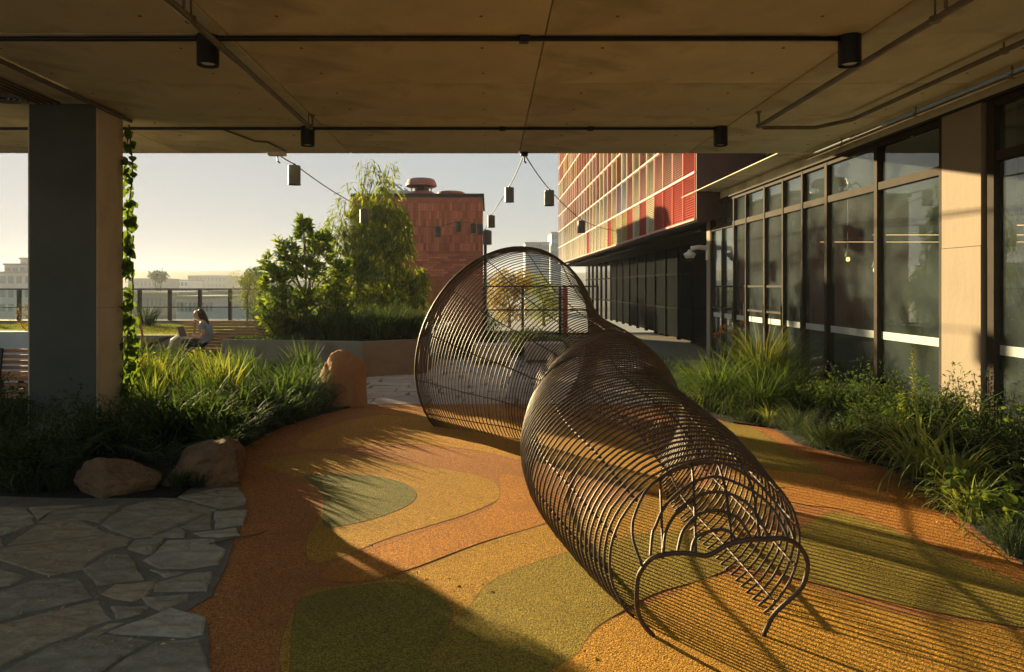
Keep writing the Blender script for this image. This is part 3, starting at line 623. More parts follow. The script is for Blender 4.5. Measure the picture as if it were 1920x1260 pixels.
# ------------------------------------------------------------ pole with flood lamp, steel gate, red board
t = thing('lamp_pole', 'dark steel pole at the right corner of the brick building', 'pole', (-.14, 23.4, 0))
MB().tube([(0,0,0),(0,0,3.45)], .05, 10).build('shaft', M['dark_steel'], t, smooth=True); MB().lathe([(.12,0),(.12,.03),(.06,.05)], n=12).build('base_plate', M['dark_steel'], t)
MB().lathe([(.14,2.95),(.14,3.40),(.03,3.44)], (.07,-.05,0), 14).build('lamp_head', M['lamp_metal'], t)
t = thing('steel_gate', 'black steel gate frame of posts and rails seen through the wire trumpet', 'gate', (1.0, 22.6, 0))
for px in (907, 980, 1050, 1120): x = (px-918)*22.6/F-1; MB().box(x-.04,x+.04,-.04,.04,0,1.62).build('post', M['dark_steel'], t)
for z in (1.60, .86, .12):
    for a, b in ((907,980),(980,1050),(1050,1120)): MB().box((a-918)*22.6/F-1+.042,(b-918)*22.6/F-1-.042,-.025,.025,z-.025,z+.025).build('rail', M['dark_steel'], t)
mesh_m = glassmat('mesh_sheet', (.55,.56,.5), 1.2)
t = thing('red_board', 'narrow upright red and white board behind the steel gate', 'board', ((1057-918)*23.4/F, 23.4, 0))
MB().box(-.13,-.02,0,.04,.1,1.55).build('white_strip', M['white_metal'], t); MB().box(-.017,.13,-.005,.04,.1,1.57).build('red_strip', LC['r'], t); MB().box(-.14,.14,-.03,.07,0,.1).build('foot', M['dark_steel'], t)
# pale stone seat blocks behind the wire trumpet
for (a, b, y0, h, lab) in ((886,958,14.6,.42,'pale stone bench block seen through the wire trumpet, left of two'),(985,1060,14.9,.42,'pale stone bench block seen through the wire trumpet, right of two')):
    x0, x1 = (a-918)*y0/F, (b-918)*y0/F
    t = thing('stone_bench', lab, 'bench', ((x0+x1)/2, y0, 0), group='stone bench blocks by the far planting')
    hw = (x1-x0)/2; MB().prism([(-hw,0),(hw,0),(hw,.5),(-hw,.5)], .08, h, bevel=.02).build('seat', M['paver'], t); MB().box(-hw+.05,hw-.05,.05,.45,0,.08).build('plinth', M['stone_base'], t)
# ------------------------------------------------------------ raised planter (concrete box) with trees
PC = [(-4.92,13.2),(-2.22,12.6),(-1.15,13.25),(-1.0,19.75),(-3.9,19.75),(-3.88,13.72),(-4.75,13.48)]
PHt = .63
pl = thing('raised_planter', 'raised concrete planter box holding the two trees, its corner facing the floor', 'planter', (-3.4, 14.6, 0))
def wall_seg(a, b, h, th, m, name, root, z0=0.0, cap=True):
    a, b = Vector((*a, 0)), Vector((*b, 0)); d = (b-a).normalized(); nrm = Vector((-d.y, d.x, 0))
    mb = MB(); q = [a, b, b+nrm*th, a+nrm*th]; mb.prism(ccw([(v.x, v.y) for v in q]), z0, h, bevel=.012); return pt(mb, name, m, root)
for i in range(len(PC)):
    a, b = PC[i], PC[(i+1)%len(PC)]
    if i == 0:                                  # long front: three cast lengths
        for k in range(3):
            p0 = Vector(a).lerp(Vector(b), k/3+.001); p1 = Vector(a).lerp(Vector(b), (k+1)/3-.001); wall_seg(p0, p1, PHt, .14, M['planter'], 'front_panel', pl)
    else: wall_seg(Vector(a).lerp(Vector(b), .002), Vector(a).lerp(Vector(b), .998), PHt-.002*i, .14, M['planter_side'] if i == 1 else M['planter'], 'side_panel', pl)
pt(MB().prism(ccw([(-4.86,13.3),(-2.25,12.72),(-1.26,13.33),(-1.12,19.65),(-3.8,19.65),(-3.78,13.66),(-4.7,13.4)]), .02, PHt-.06), 'soil', M['soil'], pl)
LM = {}
LM['magnolia'] = leafmat('leaf_magnolia', (.036,.085,.024), (.15,.205,.045), .50)
LM['willow'] = leafmat('leaf_willow', (.035,.085,.024), (.17,.20,.038), .52, (2.3,2.0,.6))
LM['strap'] = leafmat('leaf_strap', (.026,.060,.020), (.060,.105,.028), .40)
LM['lime'] = leafmat('leaf_lime', (.085,.135,.028), (.16,.18,.034), .5)
LM['rust'] = leafmat('leaf_rust', (.20,.10,.03), (.16,.15,.03), .45)
LM['dark'] = leafmat('leaf_dark', (.022,.045,.018), (.045,.075,.024), .3)
LM['blue'] = leafmat('leaf_blue', (.045,.075,.055), (.075,.11,.07), .35)
LM['small'] = leafmat('leaf_small', (.028,.065,.020), (.065,.11,.028), .4)
LM['vine'] = leafmat('leaf_vine', (.045,.090,.022), (.09,.15,.030), .45)
LM['round'] = leafmat('leaf_round', (.055,.11,.025), (.12,.17,.035), .42)
LM['weep'] = leafmat('leaf_weep', (.13,.185,.06), (.24,.28,.11), .42)
LM['autumn'] = leafmat('leaf_autumn', (.24,.16,.025), (.12,.13,.03), .45)
LM['fine'] = leafmat('leaf_fine', (.040,.085,.030), (.085,.135,.040), .45)
LM['lawn'] = leafmat('leaf_lawn', (.11,.15,.025), (.19,.19,.035), .45)
BARK = mat('bark', (.16,.11,.075), (.09,.065,.045), scale=12, rough=.95, bump=.6, stretch=(1,1,.25))
def limb(mb, a, b, r0, r1, bend, seed, n=6):
    g = random.Random(seed); a, b = Vector(a), Vector(b); off = Vector((g.uniform(-1,1), g.uniform(-1,1), g.uniform(0,.6)))*bend; pts = []
    for k in range(n+1):
        t = k/n; pts.append(a.lerp(b, t)+off*math.sin(math.pi*t)+Vector((g.uniform(-1,1), g.uniform(-1,1), 0))*.01)
    mb.tube(pts, [r0+(r1-r0)*k/n for k in range(n+1)], 7); return pts
def tree(name, label, base, trunk_top, r, clumps, lmat, leaf, droop, seed, group=None, rosette=0, up=.3, weep=0):
    "trunk with limbs to every clump; crown of single leaves spread through the clumps"
    t = thing(name, label, 'tree', base, 0, group); B = Vector(base)
    mb = MB(); top = Vector(trunk_top)-B; tp = limb(mb, (0,0,-.05), top, r, r*.55, .05, seed)
    g = np.random.default_rng(seed); Ps, Ds = [], []
    for q, (c, rad, n) in enumerate(clumps):
        c = Vector(c)-B; s = tp[-1-(q % 3)]
        pts = limb(mb, s, c, r*.45, r*.12, .12, seed*31+q)
        for e in range(5):
            tip = c+Vector((g.uniform(-1,1)*rad[0], g.uniform(-1,1)*rad[1], g.uniform(-.6,1)*rad[2]))*.8
            limb(mb, pts[3+e % 3], tip, r*.13, r*.04, .05, seed*77+q*9+e, 4)
        if rosette:
            m = max(1, n//rosette); pp, dd = ball(m, c, rad, seed*5+q)
            dd = dd+np.array([0,0,up]); dd /= np.linalg.norm(dd, axis=1, keepdims=True)
            pp = np.repeat(pp, rosette, 0); base_d = np.repeat(dd, rosette, 0)
            d = base_d*.75+g.normal(0, .5, (len(pp), 3)); pp = pp+base_d*g.uniform(-.10, .05, (len(pp), 1))
        elif weep:      # leaves in pairs down short hanging twigs
            m = max(2, n//weep); tp_, dd = ball(m, c, rad, seed*5+q, .45); k = np.tile(np.arange(weep), m)/weep
            tp_ = np.repeat(tp_, weep, 0); dd = np.repeat(dd, weep, 0); tw_ = np.repeat(g.uniform(.15, .36, m), weep)[:, None]
            pp = tp_+dd*np.array([.5,.5,0])*(k*tw_[:, 0])[:, None]; pp[:, 2] -= (k*tw_[:, 0])*(.3+.7*k); pp += g.normal(0, .02, pp.shape)
            d = dd*np.array([.6,.6,.1])+g.normal(0, .38, pp.shape); d[:, 2] -= .7
        else:
            pp, dd = ball(n, c, rad, seed*5+q, .5); d = dd*.5+g.normal(0, .45, (n, 3)); d[:, 2] -= droop
        Ps.append(pp); Ds.append(d)
    mb.build('trunk', BARK, t, smooth=True)
    P_, D_ = np.concatenate(Ps), np.concatenate(Ds)
    V, Fc = leaves(P_, D_, leaf[0], leaf[1], seed, roll=.7); mb = MB(); mb.arr(V, Fc); mb.build('crown', lmat, t)
    return t
def CL(d, lst): return [(tuple(W(px, py, d+dz)), (rx*d/F, rx*d/F*.9, rz*d/F), n) for px, py, dz, rx, rz, n in lst]
tree('magnolia_tree', 'broad-leaved green tree with upright leaf whorls on the left of the planter', (-3.55,13.75,.55), (-3.5,13.75,1.35), .045,
     CL(13.75, [(568,432,0,14,24,210),(590,455,.2,22,18,200),(612,445,.2,12,14,90),(545,475,0,26,22,300),(523,462,.1,8,14,60),(600,482,.3,30,20,290),(640,505,.2,18,20,190),(572,510,0,36,22,430),(520,520,.1,26,24,330),(500,492,.2,9,18,90),(496,535,.1,10,18,110),(628,540,.2,28,24,330),(545,560,-.1,46,24,560),(600,565,.2,44,26,480),(512,575,.2,26,26,330),(530,605,0,44,16,360),(600,605,.1,34,16,280),(566,415,0,4,14,45),(640,580,.1,24,22,240)]),
     LM['magnolia'], (.165,.058), 0, 11, rosette=8, up=1.1)
tree('willow_tree', 'taller weeping tree with long narrow leaves on the right of the planter', (-3.55,19.0,.55), (-3.45,19.0,2.0), .05,
     CL(19.0, [(640,470,.2,20,22,160),(625,505,.1,18,22,160),(660,545,0,28,22,260),(650,585,.0,30,20,220),(610,430,.3,14,24,70),(720,580,.1,40,14,260),(700,335,0,36,30,167),(672,362,.2,34,26,167),(640,400,.2,30,30,190),(630,440,.2,26,36,212),(655,460,.1,26,40,257),(722,352,.2,26,30,178),(690,392,0,34,26,583),(725,392,-.2,34,24,696),(690,432,-.1,40,28,853),(735,440,-.2,34,30,696),(755,412,-.3,16,26,201),(700,470,0,48,26,953),(755,470,-.3,20,24,291),(670,505,0,34,24,538),(725,508,-.1,48,28,953),(770,520,-.2,28,26,516),(788,535,-.3,14,26,223),(740,550,0,50,26,898),(690,548,0,30,24,426),(772,568,-.2,18,22,223),(645,500,.2,20,24,145),(690,305,0,22,12,43),(730,320,0,18,18,55)]),
     LM['willow'], (.22,.038), .75, 12, weep=6)
# planting under the trees
strap_me = []
for q in range(5):
    V, Fc = blades(85, .12, .66, .55, 1.9, .032, 40+q, segs=6); mb = MB(); mb.arr(V, Fc); o = mb.build('strap_clump', LM['strap']); strap_me.append(o.data); bpy.data.objects.remove(o)
darks = []
for q in range(3):
    V, Fc = blades(110, .13, .62, .5, 1.6, .017, 60+q); mb = MB(); mb.arr(V, Fc); o = mb.build('d', LM['dark']); darks.append(o.data); bpy.data.objects.remove(o)
def put(name, me, loc, rz, s, label, cat, group=None, sz=None):
    o = bpy.data.objects.new(name, me); COL.objects.link(o); o.location = loc; o.rotation_euler = (0, 0, rz); o.scale = (s, s, sz or s); return tag(o, label, cat, group)
rp_ = random.Random(21)
for q in range(34):
    px = 500+q*8.6+rp_.uniform(-8, 8); f = rp_.random(); y0 = 13.15+abs(px-690)*.003+f*1.5
    x = (px-HX)*y0/F
    put('sedge_clump', darks[q % 3], (x, y0, PHt-.07), rp_.uniform(0, 6.28), rp_.uniform(.95, 1.5), 'dark strap-leaved clump under the trees in the raised planter', 'plant', 'dark clumps in the raised planter')
def bush(name, label, loc, rad, n, lm, leaf, seed, stems=6, group=None, cat='shrub', droop=0.0):
    "shrub: stems from the ground and single leaves through a ragged crown"
    t = thing(name, label, cat, loc, 0, group); g = np.random.default_rng(seed); mb = MB()
    Ps, Ds = [], []
    m = max(5, int(n/130))
    for q in range(m):
        a = g.uniform(0, 6.28); k = math.sqrt(g.random()); top = np.array([rad[0]*k*math.cos(a)*.95, rad[1]*k*math.sin(a)*.95, rad[2]*g.uniform(.75, 1.95)*(1-.45*k*k)])
        if q < stems*3: limb(mb, (top[0]*.15, top[1]*.15, -.03), tuple(top*.97), .009, .003, .05, seed*13+q, 4)
        nn = n//m; s = g.random(nn)**.65
        p = top*s[:, None]*np.array([1, 1, 1])+g.normal(0, 1, (nn, 3))*np.array(rad)*.15
        p[:, 2] = np.abs(p[:, 2])+.02; d = g.normal(0, .7, (nn, 3))+top/np.linalg.norm(top)*.5; d[:, 2] += .15-droop
        Ps.append(p); Ds.append(d)
    mb.build('stem', BARK, t)
    V, Fc = leaves(np.concatenate(Ps), np.concatenate(Ds), leaf[0], leaf[1], seed); mb = MB(); mb.arr(V, Fc); mb.build('foliage', lm, t)
    return t
b_ = W(518, 640, 13.35); bush('lime_shrub', 'yellow-green feathery shrub at the left end of the planter trees', (b_.x, 13.55, .55), (.28,.28,.45), 1800, LM['lime'], (.06,.012), 71)
for q, (px, d, s, lab) in enumerate(((640,14.9,.5,'dark rounded shrub at the back of the raised planter, left of two'),(760,14.3,.55,'dark rounded shrub at the right end of the raised planter'))):
    bush('dark_shrub', lab, ((px-HX)*d/F, d, .55), (.5,.4,s*.75), 2300, LM['dark'], (.06,.022), 80+q)
g = np.random.default_rng(9)
n = 1100; x = g.uniform(-4.8,-3.6,n); y = 13.2-(x+4.92)*.222+.1+g.uniform(0,1,n)*np.interp(x,[-4.8,-3.9],[.14,.55]); pp = np.stack([x,y,PHt-.07+g.uniform(0,.09,n)],1); d = g.normal(0,.6,(n,3)); d[:,2] += .35
V, Fc = leaves(pp, d, .055, .04, 9); mb = MB(); mb.arr(V, Fc); stuff(mb.build('ground_cover', LM['fine']), 'pale green ground cover spilling over the left end of the planter', 'ground cover')
# ------------------------------------------------------------ raised lawn, kerb, glass railing
lawn = struct(MB().prism(ccw([(-16,14.9),(-6.2,14.9),(-6.2,17.6),(-4.0,19.85),(-16,19.85)]), .02, .56).build('lawn', M['lawn_soil']))
lk = thing('lawn_wall', 'low dark concrete wall along the front of the raised lawn', 'wall', (-9, 14.8, 0))
for k in range(5): pt(MB().prism([(-15.2+k*1.8,14.72),(-13.41+k*1.8,14.72),(-13.41+k*1.8,14.895),(-15.2+k*1.8,14.895)], 0, .60, bevel=.01), 'wall_panel', M['planter'], lk)
n = 26000; x = g.uniform(-15,-6.3,n); y = g.uniform(14.95,19.7,n); z = np.full(n,.555)
V = np.zeros((n,3,3)); a = g.uniform(0,6.28,n); V[:,0] = np.stack([x-.006*np.cos(a),y-.006*np.sin(a),z],1); V[:,1] = np.stack([x+.006*np.cos(a),y+.006*np.sin(a),z],1); V[:,2] = np.stack([x+g.normal(0,.02,n),y+g.normal(0,.02,n),z+g.uniform(.03,.07,n)],1)
mb = MB(); mb.arr(V.reshape(-1,3), np.arange(n*3).reshape(-1,3)); stuff(mb.build('grass', LM['lawn']), 'sunlit short grass on the raised lawn', 'grass')
ker = struct(MB().box(-16,-3.0,19.86,20.3,-.05,.66).build('kerb', M['planter']))
ra = thing('glass_railing', 'dark steel railing with clear glass panels along the terrace edge', 'railing', (-10, 20.1, .66))
x = (36-HX)*20.1/F-.8412*4
X_ = []
while x < -2.9: X_.append(x); x += .8412
for k, x in enumerate(X_):
    pt(MB().box(x-.045,x+.045,20.06,20.14,.66,1.50), 'post', M['dark_steel'], ra)
    if k+1 < len(X_):
        xa, xb = x+.047, X_[k+1]-.047
        pt(MB().box(xa,xb,20.085,20.115,1.005,1.035), 'mid_rail', M['dark_steel'], ra)
        pt(MB().box(xa,xb,20.096,20.104,.70,1.003), 'pane', M['rail_glass'], ra); pt(MB().box(xa,xb,20.096,20.104,1.037,1.495), 'pane', M['rail_glass'], ra)
pt(MB().box(X_[0]-.05,X_[-1]+.05,20.055,20.145,1.502,1.545), 'top_rail', M['dark_steel'], ra)
# ------------------------------------------------------------ slatted benches
def bench(name, label, x0, x1, y, seat_z, back_z, nb, ns, face, arm=None, group=None):
    "long timber bench; face=-1 looks at the camera, +1 shows its back"
    t = thing(name, label, 'bench', ((x0+x1)/2, y, 0), 0, group); h = (x1-x0)/2
    for k in range(nb):
        z = seat_z-.30*(face > 0)+ (back_z-(seat_z-.30*(face > 0)))*(k+.5)/nb; lean = (z-seat_z)*.22*(-face)
        if face > 0: lean = -(z-.2)*.10
        MB().bar((-h,(-lean),z),(h,(-lean),z),.028,(back_z-seat_z+.30*(face > 0))/nb*.62,up=(0,0,1)).build('back_slat', M['timber'], t)
    for k in range(ns):
        yy = face*(.06+k*.085); MB().box(-h,h,yy-.033,yy+.033,seat_z-.03,seat_z).build('seat_slat', M['timber'], t)
    m = max(2, int((x1-x0)/1.1)+1)
    for k in range(m):
        xx = -h+.12+(2*h-.24)*k/(m-1)
        MB().bar((xx,0,.0),(xx,0,seat_z-.035),.05,.05).bar((xx,face*.42,0),(xx,face*.42,seat_z-.035),.05,.05).bar((xx,-.03,seat_z-.06),(xx,face*.46,seat_z-.06),.05,.04).build('leg', M['dark_steel'], t)
        sl_ = (back_z-seat_z)*.22*face if face < 0 else -.10*(back_z-.2)
        MB().bar((xx,.03*-face,seat_z-.06),(xx,-face*.03-(sl_ if face > 0 else sl_),back_z),.04,.03).build('back_frame', M['dark_steel'], t)
    if arm is not None:
        pts = [(arm,-.36,.12),(arm,-.40,.34),(arm,-.30,.60),(arm,-.12,.68),(arm,-.02,.64)]
        pts = [(arm-.02,face*.42,.02),(arm-.05,face*.44,.38),(arm-.01,face*.40,.56),(arm+.03,face*.25,.63),(arm+.05,face*.05,.63)]
        MB().tube(pts, .028, 8).build('arm_rest', M['white_metal'], t, smooth=True)
    return t
BNY = 14.25
bench('slatted_bench', 'long slatted timber bench with a reclined back that the seated woman uses', -6.0, -4.25, BNY, .40, .93, 9, 5, -1, arm=-.98)
bench('slatted_bench', 'slatted timber bench seen from behind at the left edge of the picture', -7.6, -5.05, 9.3, .45, .80, 9, 5, 1)
pwt = thing('pale_planter', 'pale blue painted planter wall behind the left bench', 'planter', (-9.3, 11.9, 0))
pt(MB().prism([(-11.6,11.75),(-7.0,11.75),(-7.0,11.9),(-11.6,11.9)], 0, .86, bevel=.012), 'front_panel', M['pale_wall'], pwt)
pt(MB().box(-11.6,-7.0,11.902,13.3,.0,.80), 'soil', M['soil'], pwt); pt(MB().box(-6.998,-6.88,11.75,13.3,0,.858), 'side_panel', M['pale_wall'], pwt)
# ------------------------------------------------------------ woman with a laptop
def skin_mesh(name, joints, edges, mats, matfn, parent=None, loc=(0,0,0), sub=2):
    me = bpy.data.meshes.new(name); me.from_pydata([j[0] for j in joints], edges, [])
    o = bpy.data.objects.new(name, me); COL.objects.link(o)
    sk = o.modifiers.new('s', 'SKIN'); sk.use_smooth_shade = True
    for i, j in enumerate(joints):
        v = me.skin_vertices[0].data[i]; r = j[1]; v.radius = r if isinstance(r, tuple) else (r, r)
    me.skin_vertices[0].data[0].use_root = True
    ss = o.modifiers.new('d', 'SUBSURF'); ss.levels = sub; ss.render_levels = sub
    dg = bpy.context.evaluated_depsgraph_get(); dg.update(); ev = o.evaluated_get(dg)
    nm = bpy.data.meshes.new_from_object(ev); o.modifiers.clear(); o.data = nm; bpy.data.meshes.remove(me)
    nm.materials.clear()
    for m in mats: nm.materials.append(m)
    for p in nm.polygons: p.material_index = matfn(p.center); p.use_smooth = True
    o.location = loc; o.parent = parent; return o
SKIN = mat('skin', (.50,.29,.20), (.46,.26,.18), scale=9, rough=.55); SHIRT = mat('shirt', (.22,.26,.32), (.17,.21,.26), scale=20, rough=.9, bump=.2); TROU = mat('trousers', (.016,.016,.02), rough=.9); HAIR = mat('hair', (.022,.014,.010), (.012,.008,.006), scale=30, rough=.5)
# origin: under the hips; she faces -x, bent over a laptop
J = [((0,0,.47),(.115,.10)), ((.015,0,.58),(.105,.135)), ((-.01,0,.72),(.095,.14)), ((-.05,0,.84),(.085,.14)), ((-.085,0,.915),(.05,.05)), ((-.13,0,.965),(.046,.046)),
     ((-.165,0,1.01),(.075,.065)), ((-.165,0,1.075),(.085,.072)), ((-.15,0,1.12),(.06,.055)), ((-.243,0,1.0),(.014,.014)), ((-.20,0,.965),(.03,.03)),
     ((-.05,-.155,.86),.048), ((.02,-.20,.70),.040), ((-.03,-.19,.60),.034), ((-.19,-.13,.625),.026), ((-.25,-.10,.625),.024),
     ((-.05,.155,.86),.048), ((.0,.20,.70),.040), ((-.05,.19,.60),.034), ((-.20,.12,.625),.026), ((-.26,.09,.625),.024),
     ((-.10,-.10,.475),.088), ((-.42,-.11,.52),.062), ((-.45,-.11,.30),.052), ((-.43,-.11,.085),.036), ((-.53,-.11,.04),.032),
     ((-.10,.10,.475),.088), ((-.43,.10,.52),.062), ((-.40,.10,.30),.052), ((-.36,.10,.085),.036), ((-.46,.10,.04),.032)]
E_ = [(0,1),(1,2),(2,3),(3,4),(4,5),(5,6),(6,7),(7,8),(6,9),(6,10),(3,11),(11,12),(12,13),(13,14),(14,15),(3,16),(16,17),(17,18),(18,19),(19,20),(0,21),(21,22),(22,23),(23,24),(24,25),(0,26),(26,27),(27,28),(28,29),(29,30)]
def pm(c):
    if c.z < .07 and c.x < -.3: return 2
    if c.z < .55 and (c.x < .2) and not (c.z > .5 and c.x > -.1): return 2
    if c.x < -.1 and c.z < .72: return 0 if c.z > .585 else 2
    if abs(c.y) > .165 and c.z < .76: return 0
    return 1 if c.z < .885 else 0
pxm = (386-HX)*13.85/F
wo = skin_mesh('person', J, E_, [SKIN, SHIRT, TROU], pm, loc=(pxm, BNY-.36, .02))
tag(wo, 'dark-haired woman in a grey blue top sitting on the bench over a laptop', 'person')
skin_mesh('hair', [((-.165,0,1.105),(.062,.062)), ((-.125,0,1.10),(.082,.080)), ((-.095,0,1.04),(.085,.088)), ((-.055,0,.955),(.062,.085)), ((-.015,0,.86),(.045,.075)), ((.0,0,.77),(.02,.04))], [(0,1),(1,2),(2,3),(3,4),(4,5)], [HAIR], lambda c: 0, wo)
for s in (-1, 1):      # hands: palm with five fingers on the keys
    mb = MB(); hx, hy = (-.265, -.095) if s < 0 else (-.275, .085)
    mb.tube([(hx+.02,hy,.628),(hx-.015,hy,.632),(hx-.045,hy,.628)], [.022,.028,.024], 8)
    for q in range(4): fy = hy+(q-1.5)*.013; mb.tube([(hx-.04,fy,.63),(hx-.072-.006*(q in (1,2)),fy,.628),(hx-.088-.008*(q in (1,2)),fy,.614)], [.0075,.007,.0055], 6)
    mb.tube([(hx-.005,hy-s*.022,.626),(hx-.03,hy-s*.038,.622),(hx-.052,hy-s*.036,.612)], [.009,.008,.006], 6)
    mb.build('hand', SKIN, wo, smooth=True)
lp = thing('laptop', 'open silver laptop on the seated woman\'s knees', 'laptop', (pxm-.33, BNY-.36, .615))
SIL = mat('silver', (.55,.55,.56), rough=.35, metal=.4); SCR = mat('screen', (.10,.11,.13), rough=.25)
MB().box(-.11,.11,-.16,.16,-.008,.008).build('keyboard_base', SIL, lp)
s_ = MB().bar((-.115,0,.008),(-.19,0,.215),.32,.010,up=(0,1,0)); MB().bar((-.115,0,.008),(-.19,0,.215),.010,.32,up=(0,1,0)).build('screen_lid', SIL, lp)
MB().bar((-.112,0,.02),(-.181,0,.208),.003,.29,up=(0,1,0)).build('display', SCR, lp)
# low sling seat by the vine
t = thing('sling_chair', 'low dark sling chair with timber struts between the vine and the bench', 'chair', ((262-HX)*13/F, 13.0, 0))
MB().bar((-.1,-.25,.48),(.45,-.25,.66),.03,.03).build('side_frame', M['timber'], t); MB().bar((-.1,.25,.48),(.45,.25,.66),.03,.03).build('side_frame', M['timber'], t)
v = [(-.1+.55*k/6, yy, .48+.18*k/6-.05*math.sin(math.pi*k/6)) for k in range(7) for yy in (-.24,.24)]
v += [(a, b, c+.012) for a, b, c in v]
mb = MB(); mb.add(v, [(2*k,2*k+2,2*k+3,2*k+1) for k in range(6)]+[(14+2*k,14+2*k+1,14+2*k+3,14+2*k+2) for k in range(6)]); mb.build('sling', M['black_paint'], t)
for yy in (-.27,.27): MB().bar((.05,yy,0),(-.16,yy,1.12),.03,.03).build('back_strut', M['timber'], t); MB().bar((.40,yy,0),(.05,yy,.62),.03,.03).build('leg', M['timber'], t)
# ------------------------------------------------------------ boulders
def boulder(name, label, c, size, seed, rz=0, sq=1.0, m='boulder'):
    bm = bmesh.new(); bmesh.ops.create_icosphere(bm, subdivisions=5, radius=1); rr = random.Random(seed)
    cuts = [(Vector((rr.uniform(-1,1), rr.uniform(-1,1), rr.uniform(-.5,1))).normalized(), rr.uniform(.5,.8)) for _ in range(14)]
    from mathutils import noise as mn
    for v in bm.verts:
        p = v.co.copy()
        if sq < 1: p = Vector([math.copysign(abs(q)**sq, q) for q in p])
        for n_, d_ in cuts:
            e = p.dot(n_)-d_-(.34 if sq < 1 else 0)
            if e > 0: p -= n_*e*.92
        p *= 1+.12*mn.noise(p*1.7+Vector((seed,0,0)))+.06*mn.noise(p*5+Vector((0,seed,0)))+.03*mn.noise(p*13)+.012*mn.noise(p*30)
        v.co = Vector((p.x*size[0], p.y*size[1], max(p.z*size[2], -size[2]*.5)))
    zmin = min(v.co.z for v in bm.verts)
    for v in bm.verts: v.co.z -= zmin+.05
    me = bpy.data.meshes.new(name); bm.to_mesh(me); bm.free(); me.materials.append(M[m])
    me.polygons.foreach_set('use_smooth', [True]*len(me.polygons))
    o = bpy.data.objects.new(name, me); COL.objects.link(o); o.location = c; o.rotation_euler = (0,0,rz); tag(o, label, 'rock'); return o
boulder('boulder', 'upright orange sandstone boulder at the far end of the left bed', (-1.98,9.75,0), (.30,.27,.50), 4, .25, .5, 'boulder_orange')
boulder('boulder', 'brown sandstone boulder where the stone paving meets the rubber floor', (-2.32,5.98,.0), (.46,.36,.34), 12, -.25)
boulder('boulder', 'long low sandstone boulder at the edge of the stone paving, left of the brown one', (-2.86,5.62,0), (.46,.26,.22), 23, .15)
# ------------------------------------------------------------ wire tunnel sculpture
KEY = np.array([
[0.00, 0.10,8.65, 31.5, 1.19,2.05,.70,.262,0],[0.10, 0.23,8.52, 32, 1.13,1.96,.70,.25,0],[0.22, 0.46,8.30, 35, 0.98,1.65,.66,.24,0],
[0.34, 0.77,8.00, 38, 0.82,1.35,.62,.23,0],[0.46, 1.05,7.50, 32, 0.79,1.18,.58,.22,0],[0.57, 1.04,6.77, 17, 0.77,1.10,.55,.2,.04],
[0.68, 0.94,5.90, 11, 0.70,0.98,.62,.15,.12],[0.79, 0.94,5.05, 12, 0.66,0.90,.70,.10,.22],[0.90, 1.02,4.20, 12, 0.58,0.81,.72,.02,.25],[1.00, 1.08,3.50, 4, 0.48,0.70,.74,-.24,.20]])
def hoop_key(t):
    T, V = KEY[:, 0], KEY[:, 1:]; m = np.array([(V[min(i+1, len(T)-1)]-V[max(i-1, 0)])/(T[min(i+1, len(T)-1)]-T[max(i-1, 0)]) for i in range(len(T))])
    i = int(np.clip(np.searchsorted(T, t)-1, 0, len(T)-2)); h = T[i+1]-T[i]; s = (t-T[i])/h
    return (2*s**3-3*s**2+1)*V[i]+(s**3-2*s**2+s)*h*m[i]+(-2*s**3+3*s**2)*V[i+1]+(s**3-s**2)*h*m[i+1]
def hoop_pts(t, fr, inset=0.0):
    cx, cy, yaw, a, H, q, lean, sk = hoop_key(t)
    b = H/(1+q); hc = q*b; phi = math.asin(q); th = (math.pi+phi)-(math.pi+2*phi)*np.asarray(fr)
    u = np.array([math.cos(R(yaw)), math.sin(R(yaw))]); d = np.array([u[1], -u[0]])
    z = hc+(b-inset)*np.sin(th); r = (a-inset)*np.cos(th)+sk*(z-H*.45)
    return np.stack([cx+u[0]*r+d[0]*lean*z, cy+u[1]*r+d[1]*lean*z, np.maximum(z, .004)], 1)
sc = thing('wire_sculpture', 'curving tunnel of bent metal hoops, wide trumpet behind and low mouth in front', 'sculpture', (1.0, 6.0, 0))
SO = np.array([1.0, 6.0, 0])
NH = 97; FR = np.linspace(0, 1, 45)
for k in range(NH):
    t_ = (k/(NH-1))
    r = .0115 if k == 0 else (.0054 if t_ < .5 else .0070)
    pts = hoop_pts(t_, FR)+RNG.normal(0, .0012, (45, 3))-SO; pts[:, 2] = np.maximum(pts[:, 2], .004)
    MB().tube(pts, r, 6).build('hoop', M['rod'], sc, smooth=True)
TS = np.linspace(0, 1, 70)
for f in (.035, .115, .21, .305, .40, .49, .58, .675, .77, .87, .965):
    pts = np.stack([hoop_pts(t_, [f], .012)[0] for t_ in TS])-SO
    MB().tube(pts, .0058, 6).build('long_rod', M['rod'], sc, smooth=True)
wb = MB(); oct_ = [(1,0,0),(-1,0,0),(0,1,0),(0,-1,0),(0,0,1),(0,0,-1)]
for k in range(30, NH):      # weld beads where hoops cross the long rods
    for p in hoop_pts(k/(NH-1), [.035,.115,.21,.305,.40,.49,.58,.675,.77,.87,.965], .006)-SO:
        wb.add([(p[0]+x*.0125, p[1]+y*.0125, p[2]+z*.0125) for x, y, z in oct_], [(0,2,4),(2,1,4),(1,3,4),(3,0,4),(2,0,5),(1,2,5),(3,1,5),(0,3,5)])
stuff(wb.build('weld_bead', M['rod'], sc, smooth=True))
